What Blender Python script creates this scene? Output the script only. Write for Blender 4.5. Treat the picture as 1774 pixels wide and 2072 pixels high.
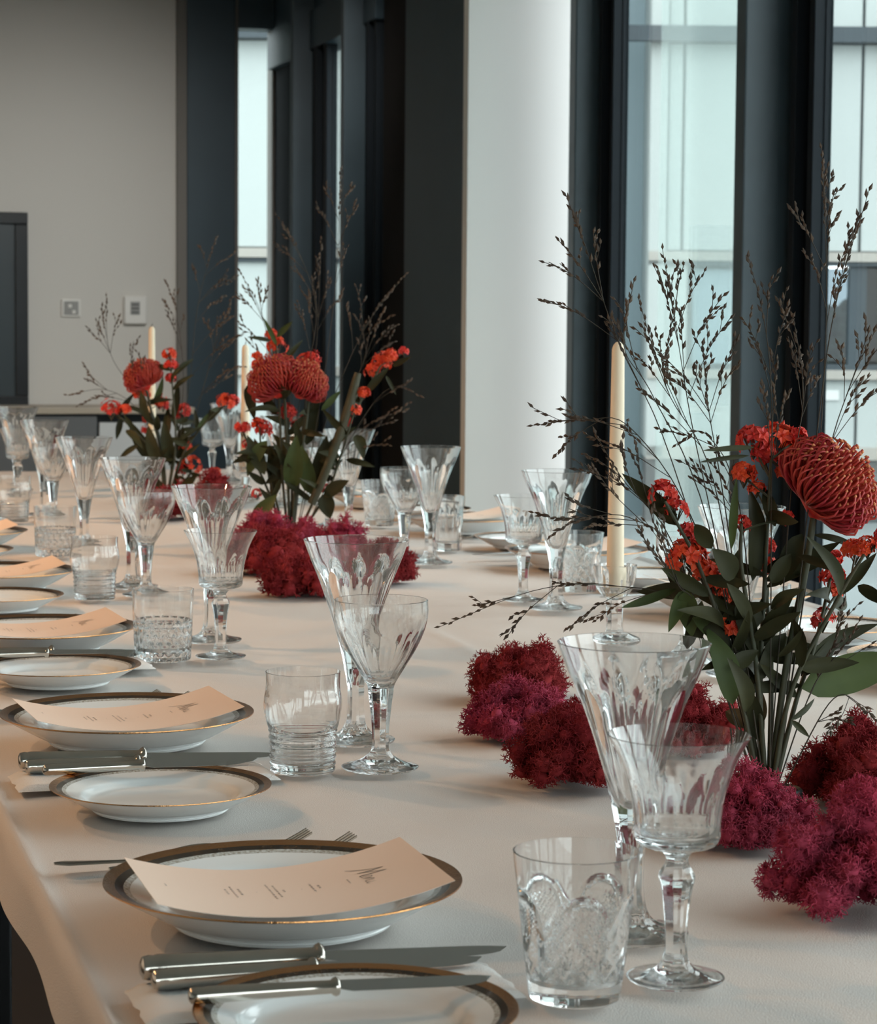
import bpy, bmesh, math, random
import numpy as np
from mathutils import Vector, Matrix, noise

for o in list(bpy.data.objects):
    bpy.data.objects.remove(o, do_unlink=True)
scene = bpy.context.scene
COL = scene.collection

# ------------------------------------------------------------------ camera
YAW = math.radians(15.7); PITCH = math.atan(386 / 4900); ROLL = math.radians(0.45)
TZ = 0.75                                   # table top
fw = Vector((math.sin(YAW) * math.cos(PITCH), math.cos(YAW) * math.cos(PITCH), -math.sin(PITCH)))
rt0 = Vector((math.cos(YAW), -math.sin(YAW), 0)); up0 = rt0.cross(fw)
up = up0 * math.cos(ROLL) - rt0 * math.sin(ROLL)
rt = rt0 * math.cos(ROLL) + up0 * math.sin(ROLL)
cd = bpy.data.cameras.new('camera')
cam = bpy.data.objects.new('camera', cd); COL.objects.link(cam)
cam.matrix_world = Matrix(((rt.x, up.x, -fw.x, 0), (rt.y, up.y, -fw.y, 0), (rt.z, up.z, -fw.z, 1.19), (0, 0, 0, 1)))
cd.sensor_fit = 'HORIZONTAL'; cd.sensor_width = 36.0; cd.lens = 36.0 * 4900 / 1774
cd.clip_start = 0.05; cd.clip_end = 300
cd.dof.use_dof = True; cd.dof.focus_distance = 2.35; cd.dof.aperture_fstop = 26
scene.camera = cam

# ------------------------------------------------------------------ world, daylight, exposure
SKY_STRENGTH = 5.0
w = bpy.data.worlds.new('overcast_sky'); scene.world = w; w.use_nodes = True
nt = w.node_tree; bg = nt.nodes['Background']
bg.inputs['Color'].default_value = (0.91, 0.965, 1.0, 1); bg.inputs['Strength'].default_value = SKY_STRENGTH
vs = scene.view_settings
vs.view_transform = 'Standard'; vs.look = 'None'; vs.gamma = 1.0; vs.use_curve_mapping = False
vs.exposure = 0.0
cy = scene.cycles
cy.use_denoising = True
cy.use_adaptive_sampling = True; cy.adaptive_threshold = 0.05; cy.adaptive_min_samples = 24
cy.max_bounces = 12; cy.transmission_bounces = 11; cy.transparent_max_bounces = 24
cy.diffuse_bounces = 4; cy.glossy_bounces = 5
cy.caustics_reflective = False; cy.caustics_refractive = True
cy.blur_glossy = 0.6; cy.sample_clamp_indirect = 5.0

LAMP_COLOR = (1.0, 0.55, 0.27); LAMP_WATTS = 105
FILL_SPOT_WATTS = 88
LAMPS = [(-1.05, 2.3, 2.2), (-1.1, 4.2, 2.2), (-1.05, 5.9, 2.2)]

# ------------------------------------------------------------------ helpers
def lin(r, g, b):
    f = lambda c: (c / 255 / 12.92) if c / 255 <= 0.04045 else ((c / 255 + 0.055) / 1.055) ** 2.4
    return (f(r), f(g), f(b), 1)

MATS = {}
def mat(name, rgb, rough=0.5, metal=0.0, noise_amt=0.0, noise_scale=20.0, bump=0.0, bump_scale=200.0, spec=0.5, rgb2=None, detail=4.0):
    m = bpy.data.materials.new(name); m.use_nodes = True; MATS[name] = m
    n = m.node_tree; p = n.nodes['Principled BSDF']
    c = lin(*rgb)
    p.inputs['Base Color'].default_value = c
    p.inputs['Roughness'].default_value = rough; p.inputs['Metallic'].default_value = metal
    p.inputs['Specular IOR Level'].default_value = spec
    tc = n.nodes.new('ShaderNodeTexCoord')
    if noise_amt or rgb2:
        t = n.nodes.new('ShaderNodeTexNoise'); t.inputs['Scale'].default_value = noise_scale; t.inputs['Detail'].default_value = detail
        n.links.new(tc.outputs['Object'], t.inputs['Vector'])
        mx = n.nodes.new('ShaderNodeMix'); mx.data_type = 'RGBA'
        c2 = lin(*rgb2) if rgb2 else tuple(x * (1 - noise_amt) for x in c[:3]) + (1,)
        mx.inputs['A'].default_value = c; mx.inputs['B'].default_value = c2
        cr = n.nodes.new('ShaderNodeMapRange'); cr.inputs['From Min'].default_value = 0.35; cr.inputs['From Max'].default_value = 0.65
        n.links.new(t.outputs['Fac'], cr.inputs['Value']); n.links.new(cr.outputs['Result'], mx.inputs['Factor'])
        n.links.new(mx.outputs['Result'], p.inputs['Base Color'])
    if bump:
        t = n.nodes.new('ShaderNodeTexNoise'); t.inputs['Scale'].default_value = bump_scale; t.inputs['Detail'].default_value = 3
        n.links.new(tc.outputs['Object'], t.inputs['Vector'])
        b = n.nodes.new('ShaderNodeBump'); b.inputs['Strength'].default_value = bump; b.inputs['Distance'].default_value = 0.002
        n.links.new(t.outputs['Fac'], b.inputs['Height']); n.links.new(b.outputs['Normal'], p.inputs['Normal'])
    return m

def glass_mat(name, tint=(1, 1, 1), ior=1.52, clear=0.28, rough=0.0):
    """crystal: refracting glass, part of the light passing straight through"""
    m = bpy.data.materials.new(name); m.use_nodes = True; MATS[name] = m
    n = m.node_tree; n.nodes.clear()
    out = n.nodes.new('ShaderNodeOutputMaterial'); mx = n.nodes.new('ShaderNodeMixShader')
    g = n.nodes.new('ShaderNodeBsdfGlass'); g.inputs['IOR'].default_value = ior; g.inputs['Roughness'].default_value = rough
    g.inputs['Color'].default_value = (*tint, 1)
    t = n.nodes.new('ShaderNodeBsdfTransparent'); t.inputs['Color'].default_value = (*tint, 1)
    mx.inputs['Fac'].default_value = clear
    n.links.new(g.outputs[0], mx.inputs[1]); n.links.new(t.outputs[0], mx.inputs[2]); n.links.new(mx.outputs[0], out.inputs['Surface'])
    return m

def pane_mat(name, tint=(0.95, 0.985, 0.975), veil=0.0, gloss=1.0):
    """flat window pane: clear with a fresnel reflection and, if asked, a milky veil standing in for a whitish reflection"""
    m = bpy.data.materials.new(name); m.use_nodes = True; MATS[name] = m
    n = m.node_tree; n.nodes.clear()
    out = n.nodes.new('ShaderNodeOutputMaterial'); mx = n.nodes.new('ShaderNodeMixShader')
    t = n.nodes.new('ShaderNodeBsdfTransparent'); t.inputs['Color'].default_value = (*tint, 1)
    g = n.nodes.new('ShaderNodeBsdfGlossy'); g.inputs['Roughness'].default_value = 0.01
    fr = n.nodes.new('ShaderNodeFresnel'); fr.inputs['IOR'].default_value = 1.45
    ge = n.nodes.new('ShaderNodeNewGeometry'); im = n.nodes.new('ShaderNodeMapRange')       # same reflectance on both faces of the thin pane
    im.inputs['To Min'].default_value = 1.45; im.inputs['To Max'].default_value = 1 / 1.45
    n.links.new(ge.outputs['Backfacing'], im.inputs['Value']); n.links.new(im.outputs['Result'], fr.inputs['IOR'])
    ml = n.nodes.new('ShaderNodeMath'); ml.operation = 'MULTIPLY'; ml.inputs[1].default_value = gloss
    n.links.new(fr.outputs[0], ml.inputs[0]); n.links.new(ml.outputs[0], mx.inputs['Fac'])
    base = t.outputs[0]
    if veil:
        d = n.nodes.new('ShaderNodeBsdfTranslucent'); d.inputs['Color'].default_value = (0.85, 0.95, 0.93, 1)
        m2 = n.nodes.new('ShaderNodeMixShader'); m2.inputs['Fac'].default_value = veil
        n.links.new(t.outputs[0], m2.inputs[1]); n.links.new(d.outputs[0], m2.inputs[2]); base = m2.outputs[0]
    n.links.new(base, mx.inputs[1]); n.links.new(g.outputs[0], mx.inputs[2]); n.links.new(mx.outputs[0], out.inputs['Surface'])
    return m

def tag(o, label=None, category=None, group=None, kind=None):
    if label: o['label'] = label
    if category: o['category'] = category
    if group: o['group'] = group
    if kind: o['kind'] = kind
    return o

def obj(name, me, m=None, parent=None, loc=None, rotz=None):
    o = bpy.data.objects.new(name, me); COL.objects.link(o)
    if m is not None and me is not None and not me.materials:
        me.materials.append(MATS[m] if isinstance(m, str) else m)
    if parent is not None: o.parent = parent
    if loc is not None: o.location = loc
    if rotz is not None: o.rotation_euler = (0, 0, rotz)
    return o

def empty(name, loc=(0, 0, 0), rotz=0.0):
    o = bpy.data.objects.new(name, None); COL.objects.link(o); o.location = loc; o.rotation_euler = (0, 0, rotz)
    o.empty_display_size = 0.05
    return o

def copy_tree(src, loc=None, rotz=None, parent=None):
    c = src.copy(); COL.objects.link(c); c.parent = parent
    if loc is not None: c.location = loc
    if rotz is not None: c.rotation_euler = (0, 0, rotz)
    for ch in src.children:
        copy_tree(ch, parent=c)
    return c

def pymesh(name, verts, faces, smooth=None):
    me = bpy.data.meshes.new(name); me.from_pydata([tuple(v) for v in verts], [], faces); me.update()
    if smooth is not None:
        me.shade_smooth()
        if smooth < 180: me.set_sharp_from_angle(angle=math.radians(smooth))
    return me

def npmesh(name, V, T, smooth=False):
    """triangle mesh from arrays"""
    V = np.asarray(V, np.float32); T = np.asarray(T, np.int32)
    me = bpy.data.meshes.new(name)
    me.vertices.add(len(V)); me.vertices.foreach_set('co', V.ravel())
    me.loops.add(len(T) * 3); me.loops.foreach_set('vertex_index', T.ravel())
    me.polygons.add(len(T)); me.polygons.foreach_set('loop_start', np.arange(0, len(T) * 3, 3, dtype=np.int32))
    me.update(calc_edges=True); me.validate()
    if smooth: me.shade_smooth()
    return me

def boxes(name, lst, bevel=0.0):
    """one mesh from boxes (x0,x1,y0,y1,z0,z1)"""
    bm = bmesh.new()
    for x0, x1, y0, y1, z0, z1 in lst:
        vs_ = [bm.verts.new(p) for p in ((x0, y0, z0), (x1, y0, z0), (x1, y1, z0), (x0, y1, z0), (x0, y0, z1), (x1, y0, z1), (x1, y1, z1), (x0, y1, z1))]
        for q in ((3, 2, 1, 0), (4, 5, 6, 7), (0, 1, 5, 4), (1, 2, 6, 5), (2, 3, 7, 6), (3, 0, 4, 7)):
            bm.faces.new([vs_[i] for i in q])
    if bevel:
        bmesh.ops.bevel(bm, geom=list(bm.edges), offset=bevel, segments=2, affect='EDGES', profile=0.5)
    me = bpy.data.meshes.new(name); bm.to_mesh(me); bm.free()
    return me

def spline(pts, n):
    """Catmull-Rom through pts, n samples"""
    P = [Vector(p) for p in pts]; P = [P[0] * 2 - P[1]] + P + [P[-1] * 2 - P[-2]]
    m = len(P) - 3; out = []
    for i in range(n):
        u = i / (n - 1) * m; k = min(int(u), m - 1); t = u - k
        a, b, c, d = P[k:k + 4]
        out.append(0.5 * ((2 * b) + (c - a) * t + (2 * a - 5 * b + 4 * c - d) * t * t + (3 * b - a - 3 * c + d) * t ** 3))
    return out

def smooth_profile(pts, n):
    return [(max(0, p.x), p.y) for p in spline([(r, z, 0) for r, z in pts], n)]

def tube_data(pts, rad, sides=5, cap=True):
    """verts, faces of a tube along pts; rad is a number or a list"""
    V = []; Fc = []
    N = len(pts); pts = [Vector(p) for p in pts]
    ref = Vector((0.31, 0.87, 0.38)).normalized()
    for i, p in enumerate(pts):
        t = (pts[min(i + 1, N - 1)] - pts[max(i - 1, 0)])
        t = t.normalized() if t.length > 1e-9 else Vector((0, 0, 1))
        a = t.cross(ref)
        if a.length < 1e-3: a = t.cross(Vector((1, 0, 0)))
        a.normalize(); b = t.cross(a); r = rad[i] if isinstance(rad, (list, tuple)) else rad
        for k in range(sides):
            an = 2 * math.pi * k / sides
            V.append(p + (a * math.cos(an) + b * math.sin(an)) * r)
    for i in range(N - 1):
        for k in range(sides):
            k2 = (k + 1) % sides
            Fc.append((i * sides + k, i * sides + k2, (i + 1) * sides + k2, (i + 1) * sides + k))
    if cap:
        Fc.append(tuple(range(sides - 1, -1, -1))); Fc.append(tuple((N - 1) * sides + k for k in range(sides)))
    return V, Fc

def tube(name, pts, rad, sides=8):
    V, Fc = tube_data(pts, rad, sides); return pymesh(name, V, Fc, 60)

def lathe(name, prof, seg=64, cut=None, smooth=30, nz=None):
    """revolve prof [(r,z)...]; cut(r,z,theta,i) gives the radius with facets"""
    V = []; rings = []
    for i, (r, z) in enumerate(prof):
        if r < 1e-6:
            rings.append([len(V)]); V.append((0, 0, z)); continue
        ring = []
        for k in range(seg):
            th = 2 * math.pi * k / seg
            rr = cut(r, z, th, i) if cut else r
            ring.append(len(V)); V.append((rr * math.cos(th), rr * math.sin(th), z))
        rings.append(ring)
    Fc = []
    for a, b in zip(rings[:-1], rings[1:]):
        if len(a) == 1 and len(b) == 1: continue
        for k in range(seg):
            k2 = (k + 1) % seg
            if len(a) == 1: Fc.append((a[0], b[k2], b[k]))
            elif len(b) == 1: Fc.append((a[k], a[k2], b[0]))
            else: Fc.append((a[k], a[k2], b[k2], b[k]))
    return pymesh(name, V, Fc, smooth)

def facet(n, kfun, twist=0.0):
    """flat panels: kfun(z) 0..1 is how far each of n panels is cut"""
    c = 1 - math.cos(math.pi / n)
    def f(r, z, th, i):
        k = kfun(z)
        if k <= 0: return r
        loc = (th + twist) % (2 * math.pi / n) - math.pi / n
        return min(r, r * (1 - k * c) / math.cos(loc))
    return f

def ramp(z, a, b):
    return max(0.0, min(1.0, (z - a) / (b - a)))

# ------------------------------------------------------------------ materials
mat('plaster_cream', (212, 209, 202), 0.9, bump=0.15, bump_scale=350)
mat('plaster_white', (226, 228, 224), 0.85, bump=0.1, bump_scale=350)
mat('plaster_ceiling', (206, 204, 198), 0.9)
mat('dark_metal', (54, 73, 83), 0.5, 0.0, noise_amt=0.12, noise_scale=3, spec=0.4)
mat('post_metal', (62, 78, 86), 0.42, 0.0, noise_amt=0.15, noise_scale=5, spec=0.5)
mat('bead_metal', (22, 30, 36), 0.6, spec=0.2)
mat('dark_brown_panel', (50, 48, 47), 0.9, spec=0.1)
mat('dark_corner', (16, 22, 27), 0.9, spec=0.1)
mat('grey_edge', (120, 116, 110), 0.7)
mat('dark_floor', (14, 13, 14), 0.55, noise_amt=0.4, noise_scale=4)
mat('facade_panel', (161, 167, 165), 0.6, noise_amt=0.05, noise_scale=0.7)
mat('facade_recess', (134, 150, 156), 0.6)
mat('facade_joint', (70, 74, 75), 0.8)
mat('facade_trim', (150, 146, 139), 0.7)
mat('facade_dark', (44, 54, 60), 0.5)
mat('outdoor_ground', (118, 124, 124), 0.9, noise_amt=0.2, noise_scale=0.6)
mat('tree_dark', (32, 42, 38), 0.9, rgb2=(58, 72, 60), noise_scale=6)
mat('screen_black', (10, 12, 14), 0.25)
mat('screen_glass', (48, 58, 62), 0.3)
mat('cabinet_grey', (96, 98, 98), 0.6)
mat('cabinet_white', (198, 200, 198), 0.5)
mat('cabinet_top', (172, 160, 142), 0.5)
mat('switch_white', (226, 224, 218), 0.4)
mat('switch_grey', (150, 150, 146), 0.5)
mat('linen', (212, 207, 202), 0.95, noise_amt=0.05, noise_scale=3, bump=0.35, bump_scale=900, spec=0.2)
mat('napkin_linen', (228, 228, 226), 0.95, bump=0.4, bump_scale=700, spec=0.2)
mat('table_wood', (60, 46, 36), 0.6)
mat('porcelain', (232, 236, 236), 0.12, spec=0.6)
mat('gilt', (196, 142, 92), 0.18, 1.0, bump=0.25, bump_scale=500)
mat('ink_band', (24, 22, 20), 0.2, rgb2=(70, 54, 36), noise_scale=240, noise_amt=0.5)
mat('lace_band', (206, 210, 208), 0.2, rgb2=(150, 144, 130), noise_scale=420)
mat('silver', (206, 200, 190), 0.16, 1.0, noise_amt=0.12, noise_scale=30)
mat('steel_blade', (186, 190, 190), 0.14, 1.0)
mat('menu_paper', (238, 218, 202), 0.85, spec=0.2)
mat('menu_ink', (62, 54, 50), 0.8)
mat('candle_wax', (240, 222, 194), 0.5)
mat('candle_wick', (60, 52, 46), 0.9)
mat('moss_crimson', (168, 58, 80), 0.95, rgb2=(178, 78, 100), noise_scale=14, spec=0.1)
mat('moss_dark', (134, 40, 46), 0.95, rgb2=(156, 58, 60), noise_scale=22, spec=0.1)
mat('leaf_dark', (44, 46, 28), 0.6, spec=0.2, rgb2=(58, 58, 34), noise_scale=18)
mat('leaf_green', (76, 88, 48), 0.6, spec=0.2, rgb2=(62, 74, 42), noise_scale=12)
mat('stem_green', (50, 56, 34), 0.6, rgb2=(66, 60, 38), noise_scale=10)
mat('grass_straw', (60, 54, 44), 0.8)
mat('seed_brown', (62, 52, 44), 0.8, rgb2=(92, 74, 58), noise_scale=30)
mat('petal_orange', (232, 84, 34), 0.6, rgb2=(214, 52, 28), noise_scale=120)
mat('petal_red', (196, 34, 36), 0.6, rgb2=(226, 62, 40), noise_scale=120)
mat('style_red', (156, 26, 38), 0.5, rgb2=(190, 66, 44), noise_scale=25)
mat('style_tip', (216, 132, 84), 0.6)
mat('pin_holder_dark', (18, 30, 30), 0.5)
mat('brass_dark', (70, 58, 40), 0.4, 0.8)
m = bpy.data.materials.new('bulb_glow'); m.use_nodes = True; MATS['bulb_glow'] = m
p = m.node_tree.nodes['Principled BSDF']; p.inputs['Emission Color'].default_value = (*LAMP_COLOR, 1); p.inputs['Emission Strength'].default_value = 30
glass_mat('crystal', (0.995, 1.0, 1.0), 1.5, 0.06)
pane_mat('window_glass'); pane_mat('reflection_veil_glass', veil=0.12); pane_mat('tinted_glass', tint=(0.32, 0.36, 0.385)); pane_mat('dark_glass', tint=(0.10, 0.12, 0.13))

# ------------------------------------------------------------------ the room
H = 2.9
def struct(name, me, m, parent=None):
    o = obj(name, me, m, parent)
    if parent is None: o['kind'] = 'structure'
    return o
struct('floor', boxes('floor', [(-3.1, 2.5, -3.1, 11.6, -0.12, 0.0)]), 'dark_floor')
struct('ceiling', boxes('ceiling', [(-3.1, 2.5, -3.1, 11.6, H, H + 0.1)]), 'plaster_ceiling')
struct('wall_left', boxes('wall_left', [(-3.1, -3.0, -3.1, 11.6, 0, H)]), 'plaster_cream')
struct('wall_near', boxes('wall_near', [(-3.0, 2.5, -3.1, -3.0, 0, 0.8), (-3.0, 2.5, -3.1, -3.0, 2.4, H), (-3.0, -0.4, -3.1, -3.0, 0.8, 2.4), (2.2, 2.5, -3.1, -3.0, 0.8, 2.4)]), 'plaster_cream')
struct('wall_far', boxes('wall_far', [(-3.0, 1.97, 11.5, 11.6, 0, H)]), 'plaster_cream')
o = struct('wall_edge_shade_1', boxes('wall_edge_shade', [(1.925, 1.97, 11.46, 11.5, 0, H)]), 'grey_edge')  # grey strip puts the shadow at the cream wall's edge into colour
# window wall on the right, seen along its length
o = struct('wall_right', boxes('wall_right', [(2.4, 2.5, -3.0, 7.0, 2.6, H), (2.4, 2.5, -3.0, 7.0, 0.0, 0.06), (2.4, 2.5, 7.04, 8.3, 0, H)]), 'plaster_white')
c = struct('pier', boxes('pier', [(2.06, 2.45, 7.04, 7.09, 0, H)], 0.002), 'plaster_white', o)
struct('pier_side_cladding', boxes('cladding', [(2.062, 2.4, 7.09, 7.78, 0, H)]), 'dark_metal', o)
struct('dark_wall_panel', boxes('panel', [(2.4, 2.5, 8.3, 9.39, 0, H)]), 'dark_brown_panel', o)
struct('dark_corner_panel', boxes('panel', [(2.4, 2.5, 10.64, 11.6, 0, H)]), 'dark_corner', o)
struct('header_beam', boxes('beam', [(2.365, 2.5, 9.40, 11.5, 2.38, 2.55), (2.385, 2.5, 9.39, 11.5, 2.55, H)], 0.004), 'dark_metal', o)
win_no = [0]
def window(y_glass0, y_glass1, z0, z1, fin=None, profile=None, hazed=None):
    """a bay of the window wall: pane between two posts; fin = (y, depth) of the deep post at its far side"""
    win_no[0] += 1
    e = empty('window_%d' % win_no[0], (2.4, y_glass1, 0)); e['kind'] = 'structure'
    off = y_glass1
    p_ = obj('pane', boxes('pane', [(0.018, 0.024, y_glass0 - off, y_glass1 - off, z0, z1)]), 'window_glass', e)
    if fin:
        yf, dep = fin
        obj('post', boxes('post', [(-dep, 0.028, yf - off, yf + 0.06 - off, 0, H)], 0.004), 'post_metal', e)
        # stepped profile between the fin and the pane
        if profile:
            n = 4; L = yf - profile
            for i in range(n):
                a = yf - L * i / n - off; b = yf - L * (i + 1) / n - off
                x0 = (-0.012, -0.034, -0.004, -0.02)[i]
                obj('glazing_bead', boxes('bead', [(x0, 0.026, b + 0.003, a - 0.003, z0 - 0.04, z1 + 0.04)], 0.002), 'bead_metal', e)
            obj('bead_groove', boxes('groove', [(0.008, 0.026, profile - off, yf - off, z0 - 0.04, z1 + 0.04)]), 'bead_metal', e)
    if hazed:
        obj('sliding_pane', boxes('pane', [(0.032, 0.037, hazed[0] - off, hazed[1] - off, z0, z1)]), 'reflection_veil_glass', e)  # whitish reflection put into this pane as a translucent veil
    return e
window(9.66, 10.30, 0.06, 2.38, (10.58, 0.11), 10.30)
window(9.39, 9.43, 0.06, 2.38, (9.60, 0.112), 9.43)
window(5.46, 6.646, 0.06, 2.6, (6.76, 0.095), 6.646, hazed=(5.46, 6.40))
window(4.16, 5.26, 0.06, 2.6, (5.402, 0.134), 5.26)
yy = 4.10
for k in range(6):
    window(yy - 1.24, yy - 0.14, 0.06, 2.6, (yy, 0.134), yy - 0.14); yy -= 1.3
# slot window in the far wall
win_no[0] += 1
e = empty('window_%d' % win_no[0], (2.22, 11.5, 0)); e['kind'] = 'structure'
obj('frame_panel', boxes('panel', [(-0.25, -0.02, -0.05, 0.1, 0, H)], 0.003), 'dark_metal', e)
obj('frame_edge', boxes('edge', [(-0.02, 0.0, -0.03, 0.1, 0, H)], 0.002), 'grey_edge', e)
obj('head', boxes('head', [(-0.001, 0.2, -0.04, 0.1, 2.57, H)]), 'dark_metal', e)
obj('pane', boxes('pane', [(0, 0.18, 0.04, 0.046, 0.06, 2.57)]), 'window_glass', e)
obj('frame_jamb', boxes('jamb', [(0.165, 0.185, -0.02, 0.1, 0.0, 2.57)], 0.002), 'grey_edge', e)
obj('sill', boxes('sill', [(0, 0.18, -0.02, 0.1, 0.0, 0.06)]), 'dark_metal', e)
# daylight sampling portals in the glazed openings
def portal(loc, rot, sx, sy):
    l = bpy.data.lights.new('window_portal', 'AREA'); l.shape = 'RECTANGLE'; l.size = sx; l.size_y = sy; l.energy = 0.0
    l.cycles.is_portal = True
    po = bpy.data.objects.new('window_portal', l); COL.objects.link(po); po.location = loc; po.rotation_euler = rot
    return po
for k in range(2):                                            # windows behind the camera
    win_no[0] += 1
    e = empty('window_%d' % win_no[0], (-0.4 + k * 1.3, -3.05, 0.8)); e['kind'] = 'structure'
    obj('post', boxes('post', [(0, 0.07, -0.05, 0.09, 0, 1.6)], 0.004), 'dark_metal', e)
    obj('pane', boxes('pane', [(0.07, 1.3, -0.003, 0.003, 0, 1.6)]), 'window_glass', e)
portal((0.9, -3.06, 1.6), (-math.pi / 2, 0, math.pi), 2.6, 1.6)
portal((2.49, 1.8, 1.33), (0, math.pi / 2, 0), 2.54, 9.7)

# ------------------------------------------------------------------ outside
ground = struct('ground', boxes('ground', [(-60, 60, -60, 120, -0.5, -0.2)]), 'outdoor_ground')
B = empty('opposite_building', (0, 0, -0.2), -YAW)
tag(B, 'pale panelled building opposite, seen through the windows', 'building')
FY = 17.0
def fpart(name, x0, x1, z0, z1, m, y0=FY, y1=FY + 0.2, bev=0.0):
    return obj(name, boxes(name, [(x0, x1, y0, y1, z0 + 0.2, z1 + 0.2)], bev), m, B)
fpart('backing_wall', -4, 0.88, -0.2, 0.84, 'facade_joint', FY + .03, FY + .2)
fpart('backing_wall', -4, 0.88, 1.6, 6.5, 'facade_joint', FY + .03, FY + .2)
fpart('backing_wall', 1.45, 12, -0.2, 0.84, 'facade_joint', FY + .03, FY + .2)
fpart('backing_wall', 1.45, 12, 1.6, 6.5, 'facade_joint', FY + .03, FY + .2)
fpart('recess_wall', 0.8, 1.5, -0.2, 6.5, 'facade_recess', FY + 0.5, FY + 0.6)
fpart('recess_wall', 0.84, 0.88, -0.2, 6.5, 'facade_recess', FY + 0.03, FY + 0.5)
fpart('corner_pilaster', 1.447, 1.57, 0.25, 6.5, 'facade_panel', FY - 0.03, FY + 0.5, 0.004)
xs = [-4.5 + 0.0, -3.27, -2.03, -0.79, 0.444, 0.88]
xr = [1.57, 1.683, 2.922, 4.16, 5.4, 6.64, 7.88, 9.12, 10.36, 11.6]
def row(z0, z1, edges, shift=0.0):
    for a, b in zip(edges[:-1], edges[1:]):
        fpart('facade_panel', a + shift + 0.011, b + shift - 0.011, z0, z1, 'facade_panel', FY, FY + 0.04)
for edges in (xs, xr):
    row(0.33, 0.80, edges); row(1.70, 3.12, edges); row(3.24, 6.4, edges)
row(0.88, 1.60, xs)
fpart('facade_panel', 1.57, 1.72, 0.88, 1.60, 'facade_panel', FY, FY + 0.04)
for a, b in ((-4, 0.88), (1.45, 12)):
    fpart('ledge', a, b, 1.625, 1.69, 'facade_trim', FY - 0.05, FY + 0.1)
    fpart('dark_ledge_line', a, b, 1.595, 1.622, 'facade_dark', FY - 0.03, FY + 0.1)  # dark line right below the ledge
    fpart('window_sill', a, b, 0.805, 0.87, 'facade_trim', FY - 0.05, FY + 0.1)
    fpart('plinth_trim', a, b, 0.24, 0.33, 'facade_trim', FY - 0.03, FY + 0.1)
    fpart('plinth', a, b, -0.2, 0.24, 'facade_joint', FY - 0.02, FY + 0.1)
fpart('steel_band', -4, 12, 3.126, 3.232, 'facade_dark', FY - 0.14, FY - 0.06)
# windows of the building
wf = fpart('window_frame', 1.72, 2.55, 0.87, 0.91, 'facade_joint', FY, FY + 0.06)
fpart('window_frame', 1.72, 1.76, 0.87, 1.6, 'facade_joint', FY, FY + 0.06)
fpart('window_frame', 1.72, 2.55, 1.57, 1.6, 'facade_joint', FY, FY + 0.06)
fpart('window_pane', 1.76, 2.55, 0.91, 1.57, 'facade_recess', FY + 0.02, FY + 0.04)  # opaque bluish colour stands in for the sky reflected in this pane
fpart('blind', 1.76, 2.55, 0.87, 1.16, 'cabinet_grey', FY + 0.045, FY + 0.06)
fpart('window_post', 2.55, 2.63, 0.87, 1.6, 'facade_dark', FY, FY + 0.1)
fpart('window_pane', 2.63, 2.86, 0.91, 1.58, 'tinted_glass', FY + 0.05, FY + 0.055)  # tint added to hold down the bright sky behind
fpart('window_post', 2.86, 2.98, 0.87, 1.6, 'facade_dark', FY, FY + 0.1)
fpart('window_frame', 2.55, 12, 0.86, 0.91, 'facade_dark', FY - 0.005, FY + 0.08)
fpart('window_pane', 2.98, 3.5, 0.91, 1.58, 'dark_glass', FY + 0.03, FY + 0.036)
fpart('dark_room_sheet', 2.98, 12, 0.87, 1.6, 'facade_dark', FY + 0.12, FY + 0.2)  # flat dark sheet standing in for a room behind the glass
fpart('facade_panel', 3.5, 12, 0.88, 1.60, 'facade_panel', FY, FY + 0.04)
fpart('sign_plate', 2.45, 2.80, 0.66, 0.73, 'cabinet_white', FY - 0.012, FY)
# trees beyond the building, in sight through its corner window
def tree(loc, r, h, seed, label):
    R = random.Random(seed); t = empty('tree', loc)
    tag(t, label, 'tree', 'trees behind the opposite building')
    obj('trunk', tube('trunk', [(0, 0, 0), (0.05, 0, h * 0.4), (0, 0.05, h * 0.7)], [0.14, 0.1, 0.06], 8), 'table_wood', t)
    bm = bmesh.new(); bmesh.ops.create_icosphere(bm, subdivisions=4, radius=1.0)
    for v in bm.verts:
        d = noise.fractal(v.co * 2.2 + Vector((seed, 0, 0)), 1.0, 2.0, 4) * 0.35
        v.co = v.co * (1 + d); v.co = Vector((v.co.x * r, v.co.y * r, v.co.z * h * 0.42 + h * 0.6))
    me = bpy.data.meshes.new('crown'); bm.to_mesh(me); bm.free()
    obj('crown', me, 'tree_dark', t)
cY, sY = math.cos(YAW), math.sin(YAW)
def camspace(x, y, z=0): return (x * cY + y * sY, -x * sY + y * cY, z)
tree(camspace(6.0, 40, -0.2), 1.0, 1.7, 3, 'left of two dark trees beyond the corner window opposite')
tree(camspace(7.3, 42, -0.2), 0.9, 1.8, 8, 'right of two dark trees beyond the corner window opposite')

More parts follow.
